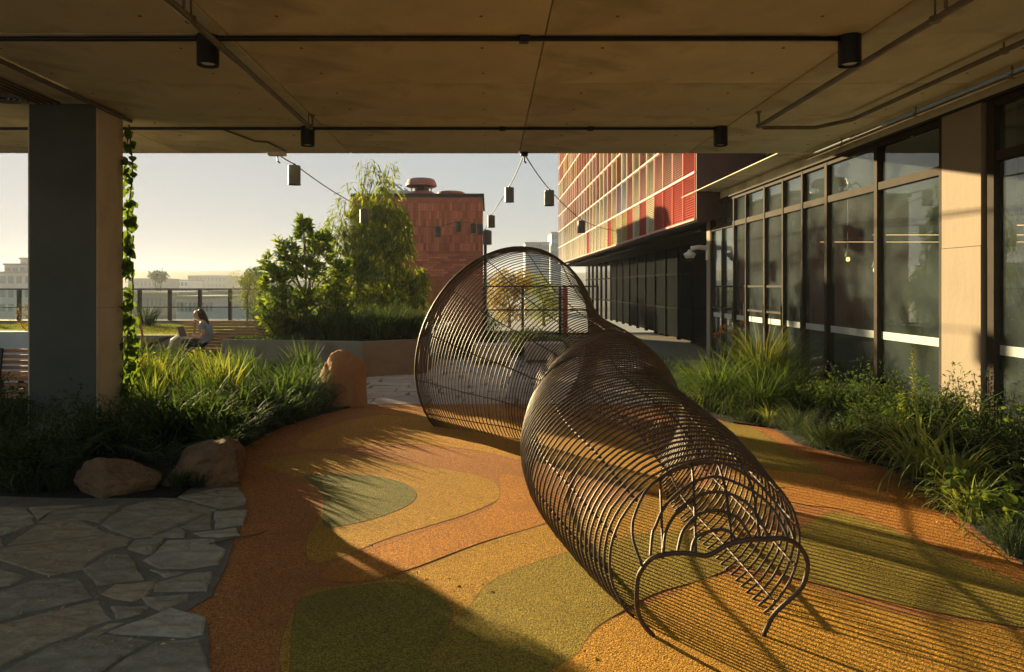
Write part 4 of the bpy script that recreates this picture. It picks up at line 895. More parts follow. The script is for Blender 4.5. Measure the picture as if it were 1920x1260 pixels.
# front end: mouth frame and the nested arches that close the tunnel down to it
def on_plane(px, py, y0, z0, k):
    "point of the sight line px,py on the plane y = y0 + (z-z0)*k"
    tx, tz = (px-HX)/F, -(py-HY)/F; y = (y0+(EYE-z0)*k)/(1-tz*k); return np.array([tx*y, y, EYE+tz*y])
frame_px = [(1225,1197),(1204,1167),(1194,1135),(1195,1092),(1201,1072),(1219,1049),(1244,1040),(1270,1037),(1296,1038),(1322,1042),(1339,1036),(1360,1023),(1382,1016),(1409,1011),(1442,1011),(1469,1009),(1495,1021),(1510,1042),(1514,1064),(1508,1092),(1495,1111),(1478,1126),(1450,1154),(1431,1190)]
def spline(P, n=4):
    P = [np.asarray(p, float) for p in P]; out = []
    for i in range(len(P)-1):
        p0, p1, p2, p3 = P[max(i-1, 0)], P[i], P[i+1], P[min(i+2, len(P)-1)]
        for k in range(n): t_ = k/n; out.append(.5*(2*p1+(p2-p0)*t_+(2*p0-5*p1+4*p2-p3)*t_*t_+(3*p1-p0-3*p2+p3)*t_**3))
    return out+[P[-1]]
fp = [on_plane(x, y, 3.29, 0, -.08)-SO for x, y in frame_px]; fp[0][2] = fp[-1][2] = .003
MB().tube(spline(fp), .0115, 8).build('mouth_frame', M['rod'], sc, smooth=True)
def slope(top_py, ytop): 
    zt = EYE-(top_py-HY)*ytop/F; return (ytop-3.262)/(zt-.36)
ARCH = [([(1204,1061),(1188,1016),(1186,982),(1196,950),(1212,919),(1237,896),(1271,876),(1308,866),(1341,866),(1367,873),(1412,899),(1440,925),(1462,955),(1480,985),(1490,1015)], slope(866,3.62)),
        ([(1219,1049),(1223,1002),(1229,987),(1242,957),(1264,930),(1300,904),(1334,894),(1358,897),(1396,912),(1424,929),(1446,950),(1467,985),(1478,1012)], slope(894,3.54)),
        ([(1244,1040),(1247,1002),(1261,972),(1283,948),(1311,929),(1343,922),(1377,929),(1405,948),(1424,974),(1442,1010)], slope(922,3.46)),
        ([(1270,1037),(1276,1008),(1285,989),(1309,965),(1341,957),(1369,963),(1388,976),(1409,1011)], slope(957,3.39)),
        ([(1296,1038),(1300,1017),(1311,1004),(1343,993),(1367,997),(1382,1015)], slope(993,3.325))]
arch3 = []
for pts, k in ARCH:
    q = [on_plane(x, y, 3.262, .36, k) for x, y in pts]; arch3.append((pts, k)); MB().tube(spline([p-SO for p in q]), .0075, 6).build('front_arch', M['rod'], sc, smooth=True)
E1 = hoop_pts(1.0, np.linspace(0, 1, 200))
def near_hoop(px):      # point of the last full hoop above a pixel column
    pr = HX+E1[:, 0]*F/E1[:, 1]; i = 40+int(np.argmin(np.abs(pr[40:160]-px))); return E1[i]
for cols in ([1290,1297,1300,1302,1303,1304,(1305,1040)], [1335,1345,1355,1362,1366,1370,(1372,1018)], [1392,1402,1412,1418,None,None,(1425,1011)], [1236,1238,1240,1243,None,None,(1240,1041)]):
    pts = [near_hoop(cols[0])]
    for c, (ap, k) in zip(cols[1:6], arch3):
        if c is None: continue
        ys_ = np.interp(c, [p[0] for p in ap[len(ap)//4-1:]] if False else sorted([p[0] for p in ap]), [p[1] for p in sorted(ap)])
        pts.append(on_plane(c, ys_, 3.262, .36, k))
    pts.append(on_plane(*cols[6], 3.29, 0, -.08)); MB().tube(spline([p-SO for p in pts], 3), .007, 6).build('front_rod', M['rod'], sc, smooth=True)
for a, b in (((1195,1160),(1204,1166)),((1437,1150),(1450,1154))):
    pass
# ------------------------------------------------------------ ceiling fittings
for px, py0, d, lab in ((390,68,5.46,'black cylinder downlight on the front conduit, left side'),(1593,65,5.46,'black cylinder downlight on the front conduit, right side'),(577,238,8.58,'black cylinder downlight on the rear conduit, left side'),(1351,239,8.58,'black cylinder downlight on the rear conduit, right side')):
    x = (px-HX)*d/F
    t = thing('ceiling_light', lab, 'lamp', (x, d, HC), 0, 'cylinder downlights under the ceiling')
    MB().lathe([(.082,-.002),(.082,-.225),(.078,-.225),(.070,-.20)], n=28).build('housing', M['black_paint'], t, smooth=False)
    MB().lathe([(.068,-.196),(.05,-.210),(.02,-.216),(.0,-.217)], n=24).build('lens', mat('lens', (.72,.72,.68), rough=.25) if 'lens' not in bpy.data.materials else bpy.data.materials['lens'], t, smooth=True)
def run(name, label, pts, r, m, cat='pipe', fittings=(), hang=(), group=None):
    o = Vector(pts[0]); t = thing(name, label, cat, o, 0, group)
    MB().tube([Vector(p)-o for p in pts], r, 10).build('tube', m, t, smooth=True)
    for p in fittings: 
        p = Vector(p)-o; MB().bar(p+Vector((-.035,0,0)), p+Vector((.035,0,0)), r*3, r*3).build('coupling', m, t)
    for p in hang:
        q = Vector(p)-o; MB().tube([(q.x,q.y,q.z),(q.x,q.y,HC-o.z)], .008, 6).lathe([(r*1.5,-.02),(r*1.5,.02)], q, 10).build('hanger', m, t)
    return t
run('conduit', 'dark straight conduit across the ceiling nearer the camera', [(-8.3,5.46,HC-.022),(2.73,5.46,HC-.022)], .020, M['black_paint'], fittings=[(-.34+.6*k,5.46,HC-.022) for k in (-3,1)])
run('conduit', 'dark straight conduit across the ceiling by its far edge', [(-8.3,8.58,HC-.02),(2.75,8.58,HC-.02)], .017, M['dark_steel'], fittings=[(.15,8.58,HC-.02),(1.2,8.58,HC-.02)])
def sprinkler(label, x, y1, side):
    z = HC-.14; t = run('sprinkler_pipe', label, [(x*.985,1.45,z),(x,y1,z)], .024, M['pipe'], hang=[(x*.985+(x-x*.985)*(yy-1.45)/(y1-1.45),yy,z) for yy in (1.6,4.75,7.9)])
    for yy in (1.2, 4.6, y1-.05):
        mb = MB(); q = (0, yy-1.45, 0); mb.tube([(0,yy-1.45,.02),(0,yy-1.45,.10)], .012, 8); mb.lathe([(.012,.09),(.018,.10),(.018,.115),(.03,.125),(.03,.13)], (0,yy-1.45,0), 10); mb.build('sprinkler_head', M['pipe'], t)
sprinkler('sprinkler pipe running away from the camera under the ceiling, left of the middle', -1.985, 8.0, -1)
sprinkler('sprinkler pipe running away from the camera under the ceiling, right of the middle', 2.96, 7.85, 1)
run('conduit', 'brown conduit along the ceiling beside the square column', [(-4.06,1.4,HC-.03),(-4.06,8.15,HC-.03)], .022, M['pipe'])
for k in range(4): run('conduit', 'thin conduit in the bundle over the left edge, %s from the column' % ('first','second','third','outermost')[k], [(-4.42-k*.07,1.4,HC-.022),(-4.42-k*.07,7.4,HC-.022)], .012, M['pipe'], group='bundle of thin conduits')
run('conduit', 'pipe with a bend running along the ceiling above the glazed front', [(3.15,8.30,HC-.07),(3.75,8.30,HC-.07),(3.98,7.9,HC-.07),(4.02,1.4,HC-.07)], .022, M['pipe'], hang=[(4.0,5.6,HC-.07),(4.0,3.2,HC-.07)])
run('conduit', 'thin pipe close to the head of the glazed front', [(4.5,10.2,HC-.09),(4.5,1.4,HC-.09)], .017, M['pipe'], hang=[(4.5,yy,HC-.09) for yy in (9.2,7.6,6.2,4.9)])
run('conduit', 'short stepped conduit leading to the bracket of the lantern string', [(-3.55,8.62,HC-.016),(-3.2,8.62,HC-.016),(-3.05,9.35,HC-.016),(-2.9,9.4,HC-.016),(-2.85,10.02,HC-.016)], .012, M['pipe'])
for (x, y, r, lab) in ((-4.85,7.15,.24,'round grille in the ceiling in front of the square column'),(-5.55,6.35,.16,'round grille in the ceiling at the left edge')):
    t = thing('ceiling_grille', lab, 'grille', (x, y, HC)); MB().lathe([(r,-.002),(r,-.03),(r*.9,-.035),(r*.86,-.012)], n=30).build('outer_ring', M['pipe'], t)
    for k in range(3): MB().lathe([(r*(.72-.2*k),-.004),(r*(.72-.2*k),-.026),(r*(.64-.2*k),-.026),(r*(.64-.2*k),-.004)], n=26).build('ring', M['dark_steel'], t)
# ------------------------------------------------------------ catenary lantern strings
CABLE = M['dark_steel']
def bez(a, b, sag, n=14): a, b = Vector(a), Vector(b); return [a.lerp(b, k/n)-Vector((0,0,sag*4*(k/n)*(1-k/n))) for k in range(n+1)]
A0, A1 = W(520,288,10.2), W(908,432,23.3)
lan_s = [(552,328,10.9),(683,405,15.2),(767,433,19.2),(821,435,21.2),(860,425,22.0),(888,428,22.4),(900,430,21.0),(921,415,17.4),(955,365,14.2),(1030,371,13.6),(1090,425,17.3)]
wh = ['nearest the left bracket','hanging in front of the weeping tree','leftmost against the bare brick wall','second along the bare brick wall','third along the bare brick wall, smallest','last dark one before the brick corner','pale-edged one at the brick corner','in the sky right of the brick corner','on the left leg of the middle cable fork','on the right leg of the middle cable fork','in front of the louvre panels']
tops = []
for (px, py, d), wl in zip(lan_s, wh):
    c = W(px, py, d); t = thing('lantern', 'cylinder lantern on the cable string, '+wl, 'lantern', c, rnd.uniform(0, 6), 'cylinder lanterns on the cable strings')
    MB().lathe([(.088,.14),(.092,.135),(.092,-.14),(.098,-.142),(.098,-.15),(.085,-.15),(.08,-.12)], n=22).build('shade', M['lamp_metal'], t)
    MB().lathe([(.02,.139),(.02,.17)], n=8).build('cable_clamp', M['dark_steel'], t); tops.append(c+Vector((0,0,.165)))
def string(label, pts, sag):
    o = pts[0]; t = thing('lamp_cable', label, 'cable', o); P_ = []
    for a, b in zip(pts[:-1], pts[1:]): P_ += bez(a-o, b-o, sag*(b-a).length)[:-1]
    MB().tube(P_+[pts[-1]-o], .009, 5).build('cable', CABLE, t, smooth=True); return t
hookm = W(983,292,10.2); hookm.z = HC-.02
A0.z = HC-.02
string('lantern cable falling from the left bracket to the brick building', [A0]+tops[:7]+[A1], .012)
string('lantern cable from the brick corner up to the middle hook', [A1, tops[7], tops[8], hookm], .008)
string('lantern cable from the middle hook to the louvre panels', [hookm, tops[9], tops[10], Vector((4.09, 23.4, W(1150,432,23.4).z))], .008)
for loc, lab in ((hookm, 'small dark hook at the edge of the ceiling where two lantern cables meet'), (A0, 'grey bracket at the edge of the ceiling holding the left lantern cable')):
    t = thing('cable_bracket', lab, 'bracket', loc); s = .12 if 'grey' in lab else .05
    MB().box(-s,s,-.06,.05,-.03,.018).build('plate', M['dark_steel'] if s < .1 else M['white_metal'], t); MB().tube([(0,0,-.03),(0,.02,-.10),(.03,.02,-.13)], .012, 6).build('hook', M['dark_steel'], t)
# ------------------------------------------------------------ planting: left bed
names = [('long strap-leaved clump in the left bed, lit yellow from behind', 'lit'), ('dark strap-leaved clump along the front of the left bed', 'front')]
rp_ = random.Random(77); lit = []
for q in range(4):
    V, Fc = blades(48, .10, .95, .24, .7, .026, 140+q, segs=6); mb = MB(); mb.arr(V, Fc); o = mb.build('l', LM['lime'] if q == 1 else LM['strap']); lit.append(o.data); bpy.data.objects.remove(o)
def inpoly(p, poly):
    r = False; n = len(poly)
    for i in range(n):
        a, b = poly[i], poly[i-1]
        if (a[1] > p[1]) != (b[1] > p[1]) and p[0] < (b[0]-a[0])*(p[1]-a[1])/(b[1]-a[1])+a[0]: r = not r
    return r
cnt = 0; pos = []
while cnt < 85:
    px, py = rp_.uniform(250, 610), rp_.uniform(712, 850)
    p = G(px, py)
    lim = np.interp(px, [250,400,430,520,612], [850,850,835,792,765])
    if py > lim-6 or any((p.x-a)**2+(p.y-b)**2 < .045 for a, b in pos): 
        cnt += .02; continue
    pos.append((p.x, p.y)); front = py > lim-45
    if front: put('strap_grass', strap_me[int(cnt) % 5], (p.x, p.y, .03), rp_.uniform(0, 6.28), rp_.uniform(.8, 1.05), names[1][0], 'plant', 'dark strap-leaved clumps along the front of the left bed')
    else: put('strap_grass', (lit+strap_me)[rp_.randrange(9)], (p.x, p.y, .03), rp_.uniform(0, 6.28), rp_.uniform(.68, .92), names[0][0], 'plant', 'taller strap-leaved clumps at the back of the left bed')
    cnt += 1
for q, (px, py) in enumerate(((20,925),(62,928),(105,926),(335,922),(372,916),(412,905))):
    put('strap_grass', darks[q % 3], G(px, py)+Vector((0,0,.008)), q*1.9, .34+.06*(q % 2), 'small dark tuft in the soil between the boulders and the stone paving', 'plant', 'small dark tufts by the shaded boulders')
for q, (px, py) in enumerate(((612,766),(594,775),(573,784),(551,792),(530,798),(509,806),(489,814),(470,823),(452,833),(438,843),(427,855),(418,868))):
    put('strap_grass', strap_me[q % 5], G(px, py-2)+Vector((0,0,.008)), q*1.3, .62+.1*(q % 3), 'low dark strap-leaved tuft hanging over the edge of the left bed', 'plant', 'low tufts along the edge of the left bed')
V, Fc = blades(60, .10, .62, .30, .8, .016, 160); mb = MB(); mb.arr(V, Fc); put('rusty_grass', mb.build('r', LM['rust']).data, G(395,735)+Vector((0,0,.008)), 0, 1.0, 'rust tinted grass clump in the middle of the left bed', 'plant'); bpy.data.objects.remove(bpy.data.objects['r'])
for q, (px, py, rad, n, lm, lab) in enumerate(((262,742,(.40,.35,.36),1500,'lime','leafy lime green shrub at the foot of the vine'),(320,728,(.45,.4,.34),1500,'fine','leafy green shrub right of the foot of the vine'),(380,716,(.4,.4,.32),1100,'lime','small-leaved bright shrub in front of the bench'))):
    bush('leafy_shrub', lab, G(px, py)+Vector((0,0,.008)), rad, n, LM[lm], (.07,.03), 200+q)
for q, (px, py, rad, n, lab) in enumerate(((60,900,(.55,.45,.34),2200,'dark low shrub at the left edge beside the long boulder'),(165,868,(.42,.38,.36),2000,'dark feathery shrub at the foot of the square column'),(235,870,(.34,.3,.26),1400,'dark shrub between the column and the boulders'),(10,830,(.5,.5,.34),1700,'dark shrub in front of the left bench'),(40,922,(.45,.25,.22),1300,'low dark shrub spilling onto the stone paving at the left edge'),(300,845,(.35,.3,.3),1300,'dark shrub behind the brown boulder'),(365,832,(.3,.3,.28),1200,'dark shrub at the right end of the brown boulder'))):
    bush('dark_shrub', lab, G(px, py)+Vector((0,0,.008)), rad, n, LM['dark'], (.065,.016), 220+q)
def fern(label, loc, n, L, seed):
    t = thing('fern', label, 'fern', loc); rr = random.Random(seed)
    for q in range(n):
        a = q*6.283/n+rr.uniform(-.3,.3); th = rr.uniform(.2,.7); P_, D_ = [], []; p = Vector((0,0,0)); pts = [p.copy()]
        for k in range(12):
            d = Vector((math.sin(th)*math.cos(a), math.sin(th)*math.sin(a), math.cos(th))); p = p+d*L/12; th += .085; pts.append(p.copy())
            sd_ = Vector((-math.sin(a), math.cos(a), 0))
            for s in (-1, 1): P_.append(p); D_.append(sd_*s+d*.45)
        mb = MB(); mb.tube(pts, .003, 4); ln = np.array([.10*math.sin(math.pi*min(.97, (k//2+1)/12.5)) +.015 for k in range(24)])
        V, Fc = leaves(np.array(P_), np.array(D_), ln, ln*.22, seed*10+q, curl=.1, roll=.15); mb.arr(V, Fc); mb.build('frond', LM['dark'] if q % 3 else LM['small'], t)
fern('fern with arching fronds beside the square column', G(205,812)+Vector((0,0,.05)), 9, .62, 3)
fern('low fern hanging over the gap between the two shaded boulders', G(300,900)+Vector((0,0,.05)), 8, .42, 9)
fern('low fern spreading over the long boulder at the lower left', G(130,905)+Vector((0,0,.04)), 10, .55, 4)
# vine up the far edge of the column: every leaf its own piece
vi = thing('climbing_vine', 'leafy vine climbing the far edge of the square column', 'vine', (-4.06, 8.09, 0))
rr = random.Random(31); zs = np.linspace(.05, 3.42, 40)
MB().tube([(.02+.02*math.sin(z*5), .03*math.cos(z*4), z) for z in zs], .008, 5).build('stem', BARK, vi)
def heart(s):
    o = [(0,0),(.32,.10),(.5,.38),(.36,.70),(0,1.05),(-.36,.70),(-.5,.38),(-.32,.10)]
    vs = [(x*s, y*s, -abs(x)*s*.25-(y*y)*.12*s) for x, y in o]+[(0, .45*s, .03*s)]
    me = bpy.data.meshes.new('leaf'); me.from_pydata(vs, [], [(k, (k+1)%8, 8) for k in range(8)]); me.materials.append(LM['vine']); return me
hm = [heart(s) for s in (.07,.09,.11)]
for q in range(290):
    z = rr.uniform(.1, 3.40) if q > 70 else rr.uniform(.1, 1.3); sp = .10*max(0, 1.3-z)
    part_of('leaf', hm[rr.randrange(3)], vi, (rr.uniform(-.05,.055+sp), rr.uniform(-.07-sp,.05), z), (rr.uniform(-.5,-2.2), rr.uniform(-.6,.6), rr.uniform(0,6.28)), (rr.uniform(.55,1.3),)*3)
# planting on the pale planter at the far left
bush('twiggy_shrub', 'bare reddish twiggy shrub on the pale planter at the left edge', (-7.85,12.3,.80), (.5,.35,.42), 420, LM['rust'], (.06,.012), 240, stems=9)
for q in range(4): put('tussock', lit[q], (-7.75+q*.28, 12.45, .78), q, .75, 'bright grass tussock on the pale planter beside the twiggy shrub', 'plant', 'grass tussocks on the pale planter')
# shrubs by the railing
put('flax_clump', darks[0], (W(275,600,18.8).x, 18.8, .54), 0, 1.25, 'dark grassy clump before the railing beside the vine', 'plant')
# ------------------------------------------------------------ planting: right bed
fine = []
for q in range(4):
    V, Fc = blades(620, .15, 1.05, .62 if q < 3 else .3, 2.5 if q < 3 else 1.3, .0085, 300+q, segs=7); mb = MB(); mb.arr(V, Fc); o = mb.build('f', LM['fine'] if q < 3 else LM['lime']); fine.append(o.data); bpy.data.objects.remove(o)
def fg(k, px, py, s, label, sz=None): return put('fountain_grass', fine[k], G(px, py)+Vector((0,0,.008)), px*.7, s, label, 'grass', 'fountain grasses in the right bed', sz)
fg(0,1345,765,1.05,'large rounded fountain grass by the pale post, nearest the sculpture'); fg(1,1392,758,1.0,'fountain grass behind the large rounded one'); fg(3,1432,756,1.0,'tall yellow-lit fountain grass before the folding doors',1.2)
fg(2,1425,782,.85,'fountain grass at the bed edge right of the large rounded one'); fg(1,1468,770,.9,'fountain grass under the door handles'); fg(0,1310,748,.8,'fountain grass half behind the bend of the sculpture'); fg(2,1485,745,.85,'thin fountain grass against the glass right of the tall one',1.15)
V, Fc = blades(260, .10, .55, .55, 2.1, .006, 330, segs=7); mb = MB(); mb.arr(V, Fc); o = mb.build('q', LM['blue']); sed = o.data; bpy.data.objects.remove(o)
for px, py, s, lab in ((1500,818,.85,'low weeping sedge with straw blades at the bed edge'),(1545,842,.8,'low grey sedge right of the weeping one'),(1590,852,.75,'low grey sedge under the small-leaved shrubs'),(1262,735,1.15,'grey grass clump behind the sculpture, lower'),(1285,722,1.2,'grey grass clump behind the sculpture, by the post'),(1245,715,1.3,'grey grass clump behind the sculpture, farthest')):
    put('sedge', sed, G(px, py)+Vector((0,0,.008)), px*.3, s, lab, 'grass', 'grey sedges in the right bed')
V, Fc = blades(150, .10, .85, .6, 2.2, .020, 340, segs=7); mb = MB(); mb.arr(V, Fc); o = mb.build('q', LM['weep']); wgs = o.data; bpy.data.objects.remove(o)
put('weeping_grass', wgs, G(1735,905)+Vector((0,0,.008)), .4, 1.1, 'broad-bladed weeping grass hanging over the edge of the rubber floor', 'grass', 'weeping grasses'); put('weeping_grass', wgs, G(1790,935)+Vector((0,0,.008)), 2.1, .85, 'broad-bladed weeping grass among the round-leaved plants', 'grass', 'weeping grasses')
for q, (px, py, rad, n, lm, lf, lab) in enumerate((
  (1570,800,(.42,.4,.40),2600,'small',(.045,.016),'small-leaved shrub before the second large window, left'),(1640,815,(.45,.42,.44),3000,'small',(.045,.016),'small-leaved shrub before the second large window, middle'),
  (1700,830,(.40,.4,.40),2400,'dark',(.05,.016),'darker small-leaved shrub left of the pale pier'),(1610,845,(.36,.3,.26),1500,'dark',(.045,.016),'low dark shrub at the bed edge under the small-leaved ones'),
  (1820,850,(.42,.35,.50),2600,'small',(.06,.014),'willowy shrub in front of the pale pier'),(1900,850,(.40,.4,.52),2600,'dark',(.06,.016),'dark shrub at the right edge under the last window'),
  (1720,868,(.28,.25,.40),1300,'small',(.065,.02),'upright leafy shrub beside the weeping grass'),(1530,775,(.35,.3,.28),1400,'blue',(.05,.012),'greyish shrub against the glass before the first large window'),
  (1490,792,(.36,.3,.26),1500,'dark',(.05,.012),'dark low shrub right of the fountain grasses'),(1660,850,(.36,.3,.3),1700,'dark',(.05,.016),'dark low shrub between the small-leaved shrubs and the weeping grass'),
  (1690,888,(.26,.22,.24),1200,'dark',(.05,.016),'dark low shrub behind the weeping grass at the bed edge'),(1790,905,(.36,.3,.34),1700,'dark',(.05,.016),'dark shrub between the weeping grass and the pier'),(1770,870,(.36,.3,.4),1700,'dark',(.05,.016),'dark shrub right at the foot of the pier, left side'),
  (1400,790,(.40,.25,.22),1500,'dark',(.05,.010),'dark low shrub under the large rounded fountain grass'),(1320,772,(.35,.22,.2),1200,'dark',(.05,.010),'dark low shrub at the bend of the sculpture'),(1850,905,(.40,.35,.38),1900,'dark',(.05,.018),'dark shrub behind the round-leaved plants'),(1930,930,(.40,.4,.42),1900,'dark',(.05,.018),'dark shrub at the right edge, nearest the camera'))):
    bush('small_leaf_shrub', lab, G(px, py)+Vector((0,0,.008)), rad, n, LM[lm], lf, 400+q, stems=5)
edge = [(1300,768),(1330,778),(1395,796),(1440,803),(1475,812),(1520,838),(1560,850),(1610,864),(1655,874),(1700,893),(1730,915),(1775,950),(1815,985),(1860,1020),(1900,1048)]
for q, (px, py) in enumerate(edge):
    put('edging_sedge', sed if q % 3 else wgs, G(px+rp_.uniform(2,10), py-3)+Vector((0,0,.008)), rp_.uniform(0,6), rp_.uniform(.42,.62), 'low grassy tuft along the edge of the right bed', 'grass', 'low tufts along the edge of the right bed')
def spire(label, px, py, h, seed):
    t = thing('spire_plant', label, 'plant', G(px, py)+Vector((0,0,.008))); rr = random.Random(seed); n = int(h*120); MB().tube([(0,0,0),(.01,.01,h*.5),(.0,.02,h)], [.006,.005,.002], 5).build('stem', BARK, t)
    z = np.linspace(.15*h, h, n); a = np.arange(n)*2.4; P_ = np.stack([z*0, z*0, z], 1); D_ = np.stack([np.cos(a), np.sin(a), .7+0*a], 1)
    V, Fc = leaves(P_, D_, .055, .014, seed); mb = MB(); mb.arr(V, Fc); mb.build('foliage', LM['lime'], t)
spire('single upright leafy spire against the glass left of the pier', 1713, 838, 1.0, 5); spire('short leafy spire among the shrubs left of the pier', 1690, 872, .62, 6)
PETAL = mat('petal', (.62,.20,.05), (.50,.13,.03), scale=20, rough=.7)
t = thing('flowering_plant', 'slender plant with small orange flowers between the pale post and the tall fountain grass', 'plant', G(1362,742)+Vector((0,0,.008))); rr = random.Random(8)
for q in range(7):
    top = Vector((rr.uniform(-.22,.22), rr.uniform(-.12,.12), rr.uniform(.85,1.15))); MB().tube([(0,0,0), top*.5+Vector((0,0,.08)), top], [.005,.004,.003], 5).build('stem', LM['small'], t)
    V, Fc = leaves(np.repeat([tuple(top)], 9, 0), np.random.default_rng(q).normal(0, 1, (9,3))+np.array([0,0,.6]), .06, .022, q); mb = MB(); mb.arr(V, Fc); mb.build('flower', PETAL, t)
# round-leaved plants in the near right corner: leaves built one by one
def round_leaf(s):
    vs = [(0,0,0)]+[(s*.5*math.sin(a)*(1 if a < 3.14 else 1), s*.5-s*.5*math.cos(a), -.10*s*abs(math.sin(a))) for a in np.linspace(.5, 5.78, 11)]+[(0, s*.5, .02*s)]
    me = bpy.data.meshes.new('leaf'); n = len(vs)-1; me.from_pydata(vs, [], [(k, (k+1) % n, n) for k in range(n)]); me.materials.append(LM['round']); return me
rm = [round_leaf(s) for s in (.05,.065,.08)]
for q, (px, py, n, lab) in enumerate(((1835,985,46,'round-leaved plant at the edge of the rubber floor, first of the row'),(1890,1010,46,'round-leaved plant at the right edge of the picture'),(1850,940,40,'round-leaved plant behind the row at the bed edge'),(1905,885,30,'taller round-leaved plant with cupped leaves by the right edge'),(1760,955,26,'small round-leaved plant under the weeping grass'))):
    t = thing('round_leaf_plant', lab, 'plant', G(px, py)+Vector((0,0,.008)), q, 'round-leaved plants in the right bed'); rr = random.Random(500+q); hh = .62 if q == 3 else .34
    for s in range(6):
        a = s*1.05+rr.uniform(-.3,.3); k = rr.uniform(.5,1); tip = Vector((.24*k*math.cos(a), .24*k*math.sin(a), hh*rr.uniform(.6,1)))
        if q == 3: tip.x *= .5; tip.y *= .5
        st = MB(); pts = limb(st, (0,0,-.02), tip, .005, .002, .05, 900+q*10+s, 5); st.build('stem', LM['small'], t)
        for e in range(n//6):
            p = pts[rr.randrange(2, 6)]; part_of('leaf', rm[rr.randrange(3)], t, (p.x+rr.uniform(-.02,.02), p.y+rr.uniform(-.02,.02), p.z+rr.uniform(-.02,.02)), (rr.uniform(-.2,1.1), rr.uniform(-.4,.4), rr.uniform(0,6.28)))
# ------------------------------------------------------------ planting behind the trumpet and beyond
for q, (px, d, s, lab) in enumerate(((865,16.3,.62,'dark shrub behind the wire trumpet, leftmost'),(915,16.6,.7,'dark shrub behind the wire trumpet, second'),(975,16.8,.66,'dark shrub behind the wire trumpet, third'),(1035,16.4,.6,'dark shrub behind the wire trumpet, rightmost'))):
    bush('dark_shrub', lab, ((px-HX)*d/F, d, .0), (.55,.5,s*.62), 1500, LM['dark'], (.08,.03), 600+q)
def far_tree(label, px, d, z0, clumps, lm, leaf, seed, r=.08, group=None, up=.2):
    x = (px-HX)*d/F; return tree('garden_tree', label, (x, d, z0), (x, d, z0+.8), r, CL(d, clumps), lm, leaf, .2, seed, group)
far_tree('yellow autumn tree behind the steel gate, left of two', 955, 31, -.1, [(945,525,0,26,22,600),(970,540,0,26,24,600),(930,555,0,30,26,600),(960,580,0,40,26,700),(985,525,.5,18,22,380)], LM['autumn'], (.14,.06), 50, group='trees behind the steel gate')
far_tree('yellow-green tree behind the steel gate, right of two', 1020, 32, -.1, [(1005,535,0,22,22,480),(1030,550,0,22,26,500),(1015,580,0,34,28,700),(1045,570,0,20,26,380)], LM['lime'], (.13,.055), 51, group='trees behind the steel gate')
far_tree('dark green tree at the far corner of the brick building', 912, 33, -.1, [(905,535,0,14,20,300),(900,570,0,18,24,360),(920,600,0,34,20,500)], LM['small'], (.13,.055), 52)
far_tree('airy pale green young tree by the railing', 462, 18.6, .5, [(450,520,0,22,18,260),(470,525,.2,22,20,260),(455,555,0,26,22,320),(480,550,.1,14,24,160),(470,580,0,18,16,160)], LM['lime'], (.06,.014), 53, r=.03)
far_tree('round hazy tree beyond the railing', 476, 60, -6.5, [(476,515,0,17,15,420),(462,528,0,12,12,260),(488,535,0,12,18,300),(474,560,0,22,26,500)], LM['small'], (.30,.16), 54, r=.2)
far_tree('spreading lone tree on the far skyline', 297, 150, -6.5, [(290,515,0,10,5,120),(304,514,0,9,6,120),(297,521,0,14,5,120)], LM['small'], (.8,.4), 55, r=.3)
# ------------------------------------------------------------ distant city
FARW = mat('far_render', (.55,.53,.50), (.48,.46,.43), scale=.2, rough=.9); FARG = mat('far_glass', (.18,.23,.27), rough=.35); FARB = mat('far_blue', (.22,.34,.42), (.18,.29,.37), scale=.1, rough=.4); FARD = mat('far_dark', (.30,.27,.24), (.24,.22,.2), scale=.1, rough=.9)
def block(label, px0, px1, pyt, d, floors, bays, wallm, winm, masts=0, depth=14, fh=None):
    x0, x1 = (px0-HX)*d/F, (px1-HX)*d/F; zt = EYE-(pyt-HY)*d/F; t = thing('distant_building', label, 'building', ((x0+x1)/2, d, -7)); h = zt+7; w_ = x1-x0
    MB().box(-w_/2,w_/2,0,depth,0,h).build('wall', wallm, t); MB().box(-w_/2-.2,w_/2+.2,-.25,depth+.2,h,h+.35).build('roof', FARD, t)
    fh = h/floors; wm = bpy.data.meshes.new('window'); ww, wh_ = w_/bays*.62, fh*.52
    wm.from_pydata([(x, y, z) for y in (-.12,.02) for x, z in ((0,0),(ww,0),(ww,wh_),(0,wh_))], [], [(0,1,2,3),(0,4,5,1),(1,5,6,2),(2,6,7,3),(3,7,4,0)]); wm.materials.append(winm)
    for j in range(floors):
        if -7+(j+.3)*fh < -3.5: continue
        for i in range(bays): part_of('window', wm, t, (-w_/2+(i+.19)*w_/bays, 0, (j+.27)*fh))
    for k in range(masts): MB().tube([(-w_*.1+k*1.1,2,h),(-w_*.1+k*1.1,2,h+3.0-k*.4)], .12, 5).build('mast', FARD, t)
    return t
block('white stepped apartment block with masts at the left edge, upper step', 8, 130, 497, 150, 5, 9, FARW, FARG, 0); block('white apartment block with masts behind the square column', 38, 120, 486, 158, 5, 6, FARW, FARG, 3)
block('white lower wing of the apartment block at the left edge', -160, 60, 512, 145, 4, 14, FARW, FARG)
